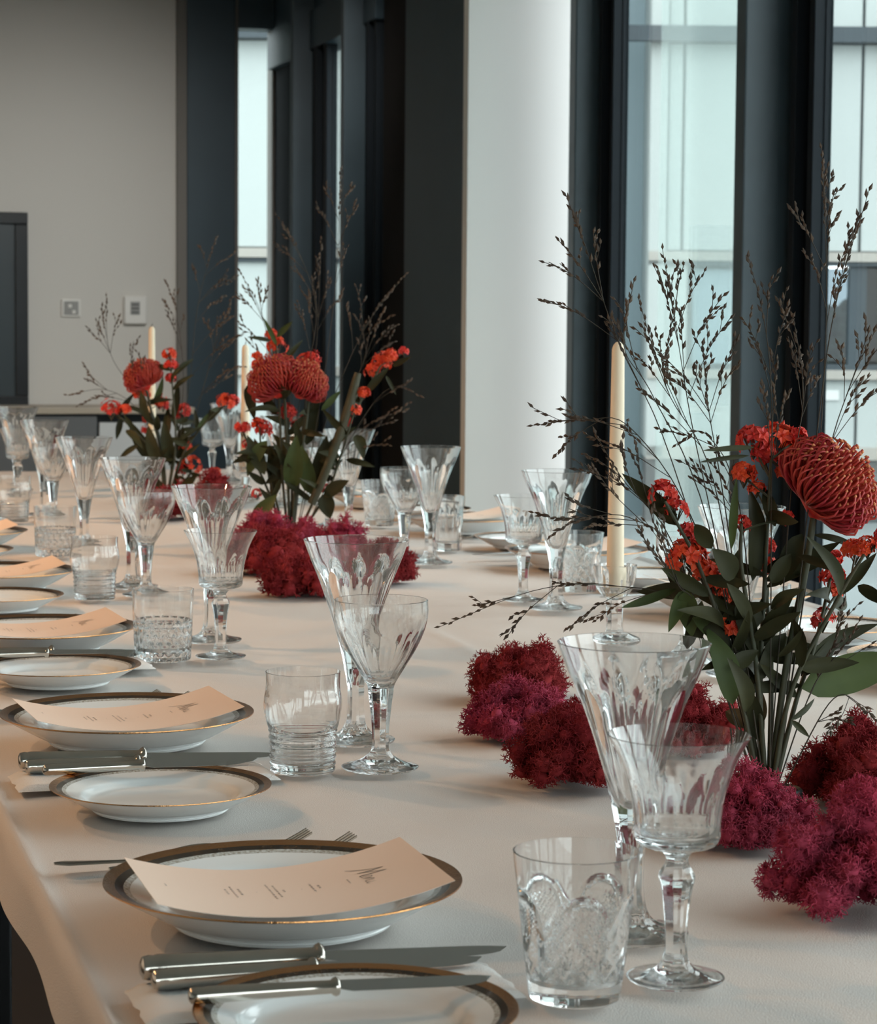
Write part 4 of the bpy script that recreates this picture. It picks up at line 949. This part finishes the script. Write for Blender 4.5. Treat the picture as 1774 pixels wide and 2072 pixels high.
  'stems': [[[-0.0054,0.0055,0.006],[-0.0198,0.0137,0.1483],[-0.0259,0.0271,0.2928],[-0.0317,0.0367,0.3892]],[[0.0004,-0.011,0.006],[0.0092,0.0137,0.1485],[0.0228,0.0233,0.245],[0.0287,0.0332,0.3463]],[[0.0062,0.0011,0.006],[0.0576,0.0151,0.1197],[0.1145,0.0307,0.2454],[0.1717,0.0448,0.352]],[[-0.01,0.0063,0.006],[-0.0399,0.0249,0.1183],[-0.0609,0.045,0.1753],[-0.0673,0.0647,0.2279]],[[-0.0083,0.0062,0.006],[-0.0442,0.0177,0.0993],[-0.0795,0.0336,0.1758],[-0.0981,0.0471,0.2216]],[[0.0004,0.0074,0.006],[-0.0005,0.015,0.1193],[-0.0063,0.0266,0.1961],[-0.01,0.0367,0.2539]],[[0.0062,0.0025,0.006],[0.0681,0.0005,0.1014],[0.0967,-0.0009,0.1791],[0.1214,-0.002,0.2612]]],
  'pstem': [[[-0.0025199999999999997,0.0,0.006],[-0.0081,0.0117,0.1485],[-0.0127,0.0193,0.2449],[-0.0161,0.0238,0.3027]],[[0.00041999999999999996,0.0,0.006],[0.0141,0.0117,0.1487],[0.0279,0.0193,0.2452],[0.0332,0.0239,0.3031]]],
  'strap': [[[0.0399,-0.0135,0.0829],[0.0683,-0.0082,0.1503],[0.1059,0.0001,0.2562],[0.1284,0.0066,0.338]]],
  'clusters': [[-0.0341,0.0725,0.3908,0.0193,1,0],[-0.0464,0.081,0.4082,0.0116,1,0],[0.0264,0.0751,0.3523,0.0213,1,1],[0.0364,0.0695,0.3651,0.0135,0,1],[0.1709,0.0766,0.3563,0.0213,1,2],[0.1567,0.0615,0.3399,0.0155,1,2],[0.1908,0.0543,0.3695,0.0135,1,2],[0.2168,0.0649,0.3802,0.0097,0,2],[0.1401,0.0084,0.2986,0.0116,1,6],[0.1231,0.0046,0.2658,0.0116,1,6],[-0.0103,0.0418,0.2585,0.0155,0,5],[-0.0155,0.0635,0.243,0.0116,1,5],[-0.0999,0.0458,0.2256,0.0135,0,4],[-0.0619,0.0847,0.2242,0.0174,0,3],[-0.0715,0.0811,0.234,0.0116,1,3],[0.0263,0.0482,0.2459,0.0116,0,5],[0.1055,0.0139,0.2412,0.0116,0,6],[0.0451,0.0544,0.3314,0.0116,1,1],[0.0309,0.0504,0.2926,0.0155,0,1],[-0.0663,0.0482,0.3501,0.0135,0,0],[-0.0712,0.0476,0.3675,0.0097,1,0],[-0.0924,0.0742,0.193,0.0097,0,4],[-0.0715,0.0594,0.0961,0.0097,0,4],[0.0675,0.0119,0.1103,0.0097,0,6],[0.006,0.0629,0.2335,0.0097,0,5]],
  'leaves': [[-0.043,-0.0026,0.1925,-0.1193,0.0233,0.1586,0.0213,3],[-0.0487,0.0095,0.2044,-0.0884,0.0244,0.1325,0.029,3],[0.008,0.0374,0.0983,-0.0338,0.0747,0.2131,0.0329,5],[0.0474,0.0268,0.114,0.069,0.0118,0.2168,0.0329,2],[0.064,-0.0145,0.0976,0.1133,-0.0247,0.1305,0.029,6],[0.0639,-0.0129,0.1023,0.0772,-0.0261,0.0552,0.0329,6],[0.0464,0.0419,0.1617,0.125,0.0671,0.2323,0.0213,1],[-0.0667,-0.0029,0.0251,-0.0275,-0.0136,0.1017,0.0425,3],[0.0088,0.0272,0.0191,0.0643,0.0451,0.0219,0.029,2],[-0.0308,0.0229,0.4067,0.002,-0.0104,0.4378,0.0116,0],[-0.0444,0.0519,0.3987,-0.0896,0.0337,0.4062,0.0087,0],[-0.0324,0.0473,0.3891,-0.0608,0.0626,0.445,0.0097,0],[0.1965,0.0184,0.3527,0.2324,-0.012,0.3708,0.0116,2],[0.1821,0.0187,0.3333,0.2034,0.0274,0.2946,0.0077,2],[-0.0888,0.026,0.3117,-0.0753,0.0404,0.2435,0.0232,0],[-0.0516,-0.0156,0.1402,-0.0877,0.0138,0.2155,0.029,3],[-0.0002,0.0113,0.1098,0.011,-0.0199,0.2179,0.0387,5],[-0.03,0.0233,0.099,-0.0454,0.0323,0.1955,0.0329,4],[0.0268,0.0419,0.1956,0.0464,0.0315,0.2933,0.029,5],[0.0385,0.0127,0.1003,0.0191,0.0061,0.1974,0.0348,2],[0.1253,0.0039,0.2176,0.1408,-0.0222,0.171,0.0251,2],[0.1055,0.0228,0.1681,0.164,0.0109,0.1547,0.0135,6],[-0.0315,0.0393,0.2536,-0.0727,0.07,0.3009,0.0193,5],[0.0574,0.0077,0.2652,0.0955,0.0138,0.3038,0.0135,1]],
  'protea': [[-0.0307,0.025,0.317,0.0561,-0.6,0.1],[0.0177,0.0246,0.3126,0.0503,0.5,-0.1]],
  'grass': [[[[0.0005,-0.0045,0.006],[0.008,0.028,0.2447],[0.0448,0.0527,0.4478],[0.0043,0.0721,0.5832],[-0.0405,0.0861,0.6511]],[[-0.0369,0.1074,0.5839],[-0.004,0.0523,0.544],[-0.0194,0.0612,0.6212],[0.0253,0.0501,0.4863],[0.0033,0.0964,0.4671]]],[[[0.0072,0.0008,0.006],[0.0566,0.022,0.2936],[0.0838,0.039,0.5251],[0.09,0.0542,0.7323]],[[0.1214,0.0495,0.6603],[0.1042,0.0546,0.5834],[0.058,0.059,0.6987],[0.0445,0.0424,0.6594],[0.1159,0.0632,0.6994]]],[[[-0.0063,-0.0121,0.006],[-0.031,0.0303,0.2927],[-0.0618,0.0496,0.4469],[-0.1087,0.064,0.5386]],[[-0.0919,0.0608,0.5048],[-0.1131,0.0833,0.4855],[-0.0717,0.0501,0.5145],[-0.0525,0.0545,0.4954],[-0.1095,0.0408,0.4369],[-0.0916,0.0591,0.3983]]],[[[0.014,0.0039,0.006],[0.0954,0.0231,0.2455],[0.1427,0.0368,0.3713],[0.1768,0.0476,0.4604]],[[0.1224,0.0532,0.4484],[0.151,0.0709,0.4389],[0.2004,0.0517,0.4006],[0.1904,0.0553,0.4296],[0.1286,0.0208,0.4003]]],[[[0.014,-0.0082,0.006],[0.1253,0.0021,0.2274],[0.1924,-0.0071,0.31],[0.2551,-0.0241,0.2947]],[[0.2307,-0.0043,0.3246],[0.2215,-0.003,0.2668],[0.2027,-0.0213,0.2482],[0.1941,-0.0574,0.202],[0.1644,-0.0241,0.248]]],[[[0.0072,0.0041,0.006],[0.0661,0.029,0.2451],[0.1419,0.0532,0.4292],[0.2186,0.0709,0.5316]],[[0.1026,0.0591,0.4676],[0.1799,0.0765,0.4878],[0.1209,0.0858,0.5068],[0.1905,0.0435,0.4489]]],[[[0.0038,0.0007,0.006],[0.0269,0.0369,0.2445],[0.0443,0.066,0.3895],[0.0515,0.1005,0.6039]],[[0.0325,0.0948,0.5258],[0.0724,0.0781,0.5258],[0.0127,0.102,0.4965],[0.0909,0.1066,0.4874],[0.0418,0.102,0.5649]]]],
 },
 'a3': {
  'base': [0.935,5.75,0.75],
  'stems': [[[0.001,0.0033,0.006],[-0.0162,0.0025,0.1044],[-0.0871,0.0033,0.1866],[-0.1245,0.0002,0.2196]],[[0.0031,0.0052,0.006],[-0.0116,0.0143,0.1393],[-0.0303,0.0233,0.21],[-0.0548,0.0303,0.257]],[[0.0059,-0.0008,0.006],[0.0252,0.0029,0.1402],[0.0192,0.004,0.2584],[0.0124,0.0029,0.3468]],[[0.0081,-0.0021,0.006],[0.042,0.0114,0.1162],[0.1004,0.0202,0.1993],[0.1414,0.0254,0.2373]],[[0.0046,-0.0025,0.006],[0.0171,0.0221,0.1035],[0.0293,0.0415,0.174],[0.0371,0.0587,0.2151]],[[0.0081,0.005,0.006],[0.0359,0.0128,0.0448],[0.0585,0.024,0.068],[0.061,0.0344,0.0817]]],
  'pstem': [[[0.00312,0.0,0.006],[-0.005,0.0082,0.1041],[-0.0295,0.0156,0.1984],[-0.0467,0.0217,0.2751]]],
  'strap': [],
  'clusters': [[-0.1301,0.0154,0.2237,0.0237,0,0],[-0.0964,0.0021,0.2221,0.0142,1,0],[-0.0648,0.0634,0.2619,0.0213,1,1],[0.0062,0.0371,0.3545,0.0142,1,2],[0.0138,0.0113,0.329,0.0142,0,2],[-0.0195,0.053,0.2423,0.0166,1,1],[-0.0106,0.0587,0.2326,0.0142,0,4],[0.0366,0.0633,0.2185,0.0166,0,4],[0.023,0.0783,0.2023,0.0118,0,4],[0.1403,0.0386,0.2404,0.0213,1,3],[0.157,0.0508,0.2437,0.0142,0,3],[0.0408,0.046,0.1322,0.0166,1,5],[0.0571,0.038,0.085,0.0284,1,5],[0.1168,0.0358,0.0677,0.0142,1,5],[0.0399,0.0315,0.0793,0.0142,0,5],[-0.048,0.0517,0.1968,0.0118,0,1],[0.0129,0.0081,0.2995,0.0118,0,2],[-0.0904,0.0492,0.2918,0.0118,1,1],[-0.0489,0.0291,0.174,0.0095,0,1]],
  'leaves': [[-0.1095,0.039,0.2028,-0.1186,0.0168,0.1502,0.0166,0],[-0.0911,-0.0119,0.1755,-0.0455,-0.0478,0.1305,0.019,0],[-0.0438,0.035,0.1023,-0.0874,0.0055,0.1984,0.0308,0],[-0.0135,-0.0209,0.0939,-0.038,-0.0118,0.1877,0.0308,0],[0.0117,0.0179,0.0918,-0.0029,-0.0091,0.1996,0.0308,4],[0.0275,0.0361,0.1028,0.0399,0.0322,0.1864,0.0261,4],[-0.0069,0.0252,0.1388,0.0012,0.0597,0.2327,0.0261,1],[-0.0377,-0.0141,0.1996,-0.0559,-0.0091,0.2699,0.0213,1],[0.0163,0.0304,0.1982,0.0317,-0.0014,0.294,0.019,4],[0.0765,0.0223,0.1753,0.1094,0.0513,0.2219,0.0142,3],[-0.0049,0.0067,0.0211,-0.0445,0.0402,0.0781,0.0284,0],[0.0322,-0.0082,0.0224,0.0812,-0.0244,0.0713,0.0237,3],[-0.0638,0.0054,0.1394,-0.1133,0.0204,0.1026,0.0142,0],[-0.0322,0.0396,0.2331,-0.0068,0.0262,0.3049,0.0166,1]],
  'protea': [[-0.0504,0.0232,0.2951,0.0498,-0.5,0.1]],
  'grass': [[[[0.0053,-0.0024,0.006],[0.0515,0.0346,0.2577],[0.0722,0.0656,0.4711],[0.1136,0.0933,0.6404]],[[0.0755,0.0923,0.614],[0.153,0.093,0.5968],[0.1632,0.1148,0.5438],[0.0564,0.0801,0.566],[0.1561,0.0596,0.448],[0.1314,0.0957,0.4955],[0.1705,0.058,0.4006],[0.1555,0.0682,0.3052],[0.1392,0.1152,0.5436]]],[[[-0.003,0.0059,0.006],[-0.0288,0.0103,0.1986],[-0.1299,0.0169,0.3513],[-0.1421,0.0227,0.4927]],[[-0.164,0.0087,0.4336],[-0.115,0.0398,0.4458],[-0.187,0.0451,0.4097],[-0.08,0.0437,0.3869],[-0.0782,-0.018,0.3288],[-0.0464,-0.0182,0.3525],[-0.1512,0.0023,0.463]]],[[[0.0053,-0.0147,0.006],[0.0388,0.0424,0.2573],[0.0231,0.0786,0.4351],[-0.01,0.1087,0.5363]],[[-0.0172,0.1185,0.4826],[0.0139,0.0766,0.5063],[0.0379,0.1086,0.4471],[-0.0009,0.0804,0.4468]]],[[[-0.003,-0.0079,0.006],[-0.054,0.0223,0.198],[-0.1385,0.0345,0.2681],[-0.2463,0.0402,0.2552]],[[-0.2018,0.0627,0.3263],[-0.1912,0.0711,0.2929],[-0.1697,0.0448,0.2533],[-0.2075,0.0185,0.2325]]],[[[0.0095,-0.0076,0.006],[0.0662,0.0068,0.1877],[0.113,0.0118,0.3533],[0.1598,0.015,0.4949]],[[0.125,0.0085,0.4476],[0.1603,0.0111,0.389],[0.0994,0.03,0.4357],[0.1753,-0.0266,0.3309]]]],
 },
}

def leaf_mesh(b, t, wd, R):
    b = Vector(b); t = Vector(t); ax = t - b; L = ax.length
    if L < 1e-4: L = 1e-4
    ax = ax.normalized(); side = ax.cross(Vector((R.uniform(-.5, .5), -1, R.uniform(-.2, .6))).normalized())
    side = side.normalized() if side.length > 1e-3 else Vector((1, 0, 0)); nr = side.cross(ax)
    n = 9; V = []; bend = R.uniform(-.12, .16) * L; drop = R.uniform(0, .1) * L
    for i in range(n + 1):
        s = i / n; w_ = wd / 2 * (math.sin(math.pi * min(1, s * 0.96 + 0.04) ** 0.8) ** 0.85 if 0 < s < 1 else (0.06 if s == 0 else 0.0))
        c = b + ax * L * s + nr * bend * math.sin(math.pi * s) + Vector((0, 0, -drop * s * s + drop * s))
        up_ = w_ * 0.28
        V += [c + side * w_ + nr * up_, c + side * w_ * .5 + nr * up_ * .35, c, c - side * w_ * .5 + nr * up_ * .35, c - side * w_ + nr * up_]
    Fc = [(i * 5 + k, i * 5 + k + 1, (i + 1) * 5 + k + 1, (i + 1) * 5 + k) for i in range(n) for k in range(4)]
    return pymesh('leaf', V, Fc, 180)
def cluster_mesh(r, R):
    """umbel of five-petalled florets on short stalks"""
    V = []; Fc = []; n = max(5, min(22, int(6 + 900 * r)))
    base = Vector((0, 0, -r * 1.0))
    for k in range(n):
        zz = R.uniform(-0.35, 1); an = R.uniform(0, 6.283); q = math.sqrt(1 - zz * zz) if abs(zz) < 1 else 0
        d = Vector((q * math.cos(an), q * math.sin(an), zz)); c = d * r * R.uniform(.62, .95)
        s = min(0.0085, max(0.0052, r * 0.5)) * R.uniform(.8, 1.2)
        a = d.cross(Vector((.2, .5, .8))).normalized(); b = d.cross(a)
        ph = R.uniform(0, 6.28)
        for j in range(5):
            t1 = ph + j * 1.2566; e1 = a * math.cos(t1) + b * math.sin(t1); f1 = a * math.cos(t1 + 1.57) + b * math.sin(t1 + 1.57)
            i0 = len(V); V += [c, c + e1 * s * .55 + f1 * s * .36 + d * s * .18, c + e1 * s * 1.05 + d * s * .05, c + e1 * s * .55 - f1 * s * .36 + d * s * .18]
            Fc.append((i0, i0 + 1, i0 + 2, i0 + 3))
        i0 = len(V)                                            # raised crown of the floret
        for j in range(4): V.append(c + (a * math.cos(j * 1.571) + b * math.sin(j * 1.571)) * s * .22 + d * s * .1)
        V.append(c + d * s * .55); Fc += [(i0 + j, i0 + (j + 1) % 4, i0 + 4) for j in range(4)]
    st_V = []; st_F = []
    for k in range(min(7, n)):
        an = k / 7 * 6.283; tv, tf = tube_data([base, base * .4 + Vector((math.cos(an), math.sin(an), 0)) * r * .3, Vector((math.cos(an), math.sin(an), .4)) * r * .6], 0.0006, 3, False)
        o_ = len(st_V); st_V += tv; st_F += [tuple(q + o_ for q in f) for f in tf]
    return pymesh('florets', V, Fc), pymesh('pedicels', st_V, st_F)
def protea_meshes(r, ax, ay, R):
    """pincushion head: many curved styles with knobbed tips"""
    axis = Vector((ax, ay, 0.9)).normalized(); e1 = axis.cross(Vector((0, 1, .1))).normalized(); e2 = axis.cross(e1)
    V = []; Fc = []; TV = []; TF = []; n = 300
    for k in range(n):
        q = (k + .5) / n; pol = math.acos(1 - q * 1.25); an = k * 2.39996
        d = axis * math.cos(pol) + (e1 * math.cos(an) + e2 * math.sin(an)) * math.sin(pol)
        L = r * R.uniform(.92, 1.08); st = axis * (-.30 * r) + d * r * .22
        out = d * L * (1.0 if pol < 1.2 else 1.06); curl = axis * (0.40 if pol > .8 else .15) * r
        pts = spline([st, st * .35 + out * .60 - axis * r * .05, out * .94 + curl * .25, out * .98 + curl * .62 - d * r * (.16 if pol > .6 else .05)], 7)
        v, f = tube_data(pts, [.0017, .0016, .0015, .0014, .0012, .0011, .0010], 4, False)
        o_ = len(V); V += v; Fc += [tuple(x + o_ for x in g) for g in f]
        v, f = tube_data([pts[-1] - d * .0004, pts[-1] + (pts[-1] - pts[-2]).normalized() * .0022, pts[-1] + (pts[-1] - pts[-2]).normalized() * .004], [.0011, .0016, .0004], 4)
        o_ = len(TV); TV += v; TF += [tuple(x + o_ for x in g) for g in f]
    return pymesh('styles', V, Fc, 180), pymesh('tips', TV, TF, 180)
SEED_V = [Vector(p) for p in ((0, 0, 0), (.16, 0, .4), (0, .16, .4), (-.16, 0, .4), (0, -.16, .4), (0, 0, 1))]
SEED_F = [(0, 2, 1), (0, 3, 2), (0, 4, 3), (0, 1, 4), (5, 1, 2), (5, 2, 3), (5, 3, 4), (5, 4, 1)]
def grass_meshes(path, tips, sc, R):
    """thin stalk with side branches; seeds along the outer part of each"""
    V = []; Fc = []; SV = []; SF = []
    def add(v, f):
        o_ = len(V); V.extend(v); Fc.extend([tuple(x + o_ for x in g) for g in f])
    def seeds(pts, t0, step):
        tot = [0.0]
        for a, b in zip(pts[:-1], pts[1:]): tot.append(tot[-1] + (b - a).length)
        s = tot[-1] * t0; side = 1
        while s < tot[-1]:
            i = max(j for j in range(len(tot)) if tot[j] <= s); i = min(i, len(pts) - 2)
            p = pts[i].lerp(pts[i + 1], (s - tot[i]) / max(1e-6, tot[i + 1] - tot[i])); d = (pts[i + 1] - pts[i]).normalized()
            a = d.cross(Vector((R.uniform(-1, 1), R.uniform(-1, 1), R.uniform(-1, 1)))).normalized()
            z = (d + a * R.uniform(.15, .5)).normalized(); x = z.cross(Vector((.3, .8, .5))).normalized(); y = z.cross(x); L = sc * R.uniform(.0065, .0100)
            o_ = len(SV); SV.extend([p + (x * q.x * 1.25 + y * q.y * 1.25 + z * q.z) * L for q in SEED_V]); SF.extend([tuple(k + o_ for k in g) for g in SEED_F])
            side = -side; s += step * R.uniform(.7, 1.3)
    main = spline(path, 26)
    r0 = .0007 * sc; add(*tube_data(main, [r0 * (1 - .6 * i / 25) for i in range(26)], 4, False))
    seeds(main, .88, .0066 * sc)
    for t in tips:
        t = Vector(t); best = None
        for i in range(6, 24):                                # leave the stalk below the tip, at a slant
            v = t - main[i]; dd = v.length; dirn = (main[i + 1] - main[i]).normalized(); cs = v.normalized().dot(dirn) if dd > 1e-6 else 0
            q = abs(cs - .82) + abs(dd - .07 * (1 + sc) / 2) * 4
            if best is None or q < best[0]: best = (q, i)
        a = main[best[1]]; mid = a.lerp(t, .5) + (main[best[1] + 1] - main[best[1]]).normalized() * (t - a).length * .08
        br = spline([a, mid, t], 9); add(*tube_data(br, .00042 * sc, 3, False)); seeds(br, .45, .0066 * sc)
        for q in range(2):
            c = br[4 + q * 2]; e_ = c + (t - a).length * .32 * ((t - a).normalized() + Vector((R.uniform(-.6, .6), R.uniform(-.6, .6), R.uniform(-.3, .6)))).normalized()
            b2 = spline([c, c.lerp(e_, .5), e_], 5); add(*tube_data(b2, .00034 * sc, 3, False)); seeds(b2, .4, .0070 * sc)
    return pymesh('grass_stalk', V, Fc, 180), pymesh('seeds', SV, SF)
WHERE = {'a1': ('nearest of three red flower arrangements, beside the front candle', 1.0), 'a2': ('middle flower arrangement of three, before the dark window posts', 1.35), 'a3': ('farthest and smallest looking flower arrangement, before the cream wall', 1.5)}
for key, D in ARRANGEMENTS.items():
    R = random.Random(key); label, sc = WHERE[key]
    t = empty('flower_arrangement', D['base'], -YAW); tag(t, label, 'flower arrangement', 'table flower arrangements')
    obj('pin_holder', lathe('pin_holder', [(0, 0.0005), (0.027, 0.0005), (0.029, 0.003), (0.029, 0.016), (0.027, 0.018), (0.025, 0.016), (0.0, 0.016)], 40, None, 35), 'pin_holder_dark', t)
    stems = []
    for pts in D['stems']:
        P = spline(pts, 18); P[0].z = 0.0165
        stems.append(obj('milkweed_stem', tube('stem', P, [(.0027 - .0012 * i / 17) * (1 if sc == 1 else 1.1) for i in range(18)], 7), 'stem_green', t))
        for k in range(5 if key == 'a1' else 6):                   # narrow leaves up the stem
            i = R.randint(4, 15); a = P[i]; an = R.uniform(0, 6.283); L = R.uniform(.045, .085)
            tip = a + Vector((math.cos(an) * .75, math.sin(an) * .75, R.uniform(-.1, .9))).normalized() * L
            obj('leaf', leaf_mesh(a, tip, R.uniform(.010, .017), R), 'leaf_dark', stems[-1])
    for pts in D['strap']:
        obj('strap_stalk', tube('strap', spline(pts, 14), [.0085, .0085, .0088, .009, .009, .009, .0092, .0094, .0095, .0095, .0092, .009, .0085, .007], 8), 'stem_green', t)
    for (x, y, z, r, orange, k) in D['clusters']:
        fl, pd = cluster_mesh(r * 1.2, R)
        c = obj('flower_cluster', fl, 'petal_orange' if orange else 'petal_red', stems[k], (x, y, z))
        # little stalks join the cluster to its stem
        E_ = Vector(D['stems'][k][-1]); st = spline(D['stems'][k], 18); tgt = Vector((x, y, z - r))
        j = min(range(6, 18), key=lambda q: abs((tgt - st[q]).length - .03))
        obj('flower_stalk', tube('stalk', spline([st[j], st[j].lerp(tgt, .5) + Vector((0, 0, .004)), tgt + Vector((0, 0, r * .7))], 8), .0011, 5), 'stem_green', stems[k])
        tag(obj('pedicels', pd, 'stem_green', stems[k], (x, y, z)), kind='stuff')
    for i, (x, y, z, x2, y2, z2, wd, k) in enumerate(D['leaves']):
        big = wd > .034
        obj('leaf', leaf_mesh((x, y, z), (x2, y2, z2), wd, R), 'leaf_green' if big or R.random() < .18 else 'leaf_dark', stems[k])
    for i, (x, y, z, r, ax, ay) in enumerate(D['protea']):
        st_, tp = protea_meshes(r, ax, ay, R)
        h = obj('pincushion_flower', st_, 'style_red', t, (x, y, z)); tag(obj('style_tips', tp, 'style_tip', h), kind='stuff')
        P = spline(D['pstem'][i], 16); P[0].z = .0165; P[-1] = Vector((x, y, z - r * .35))
        obj('flower_stem', tube('stem', P, .0032, 8), 'stem_green', t)
        obj('flower_core', lathe('core', [(0, -r * .55), (r * .22, -r * .48), (r * .42, -r * .1), (r * .38, r * .3), (r * .2, r * .5), (0, r * .56)], 20, None, 180), 'petal_red', h)
    for path, tips in D['grass']:
        g, sd = grass_meshes(path, tips, sc, R)
        go = obj('grass_stalk', g, 'grass_straw', t); tag(obj('seed_head', sd, 'seed_brown', go), kind='stuff')
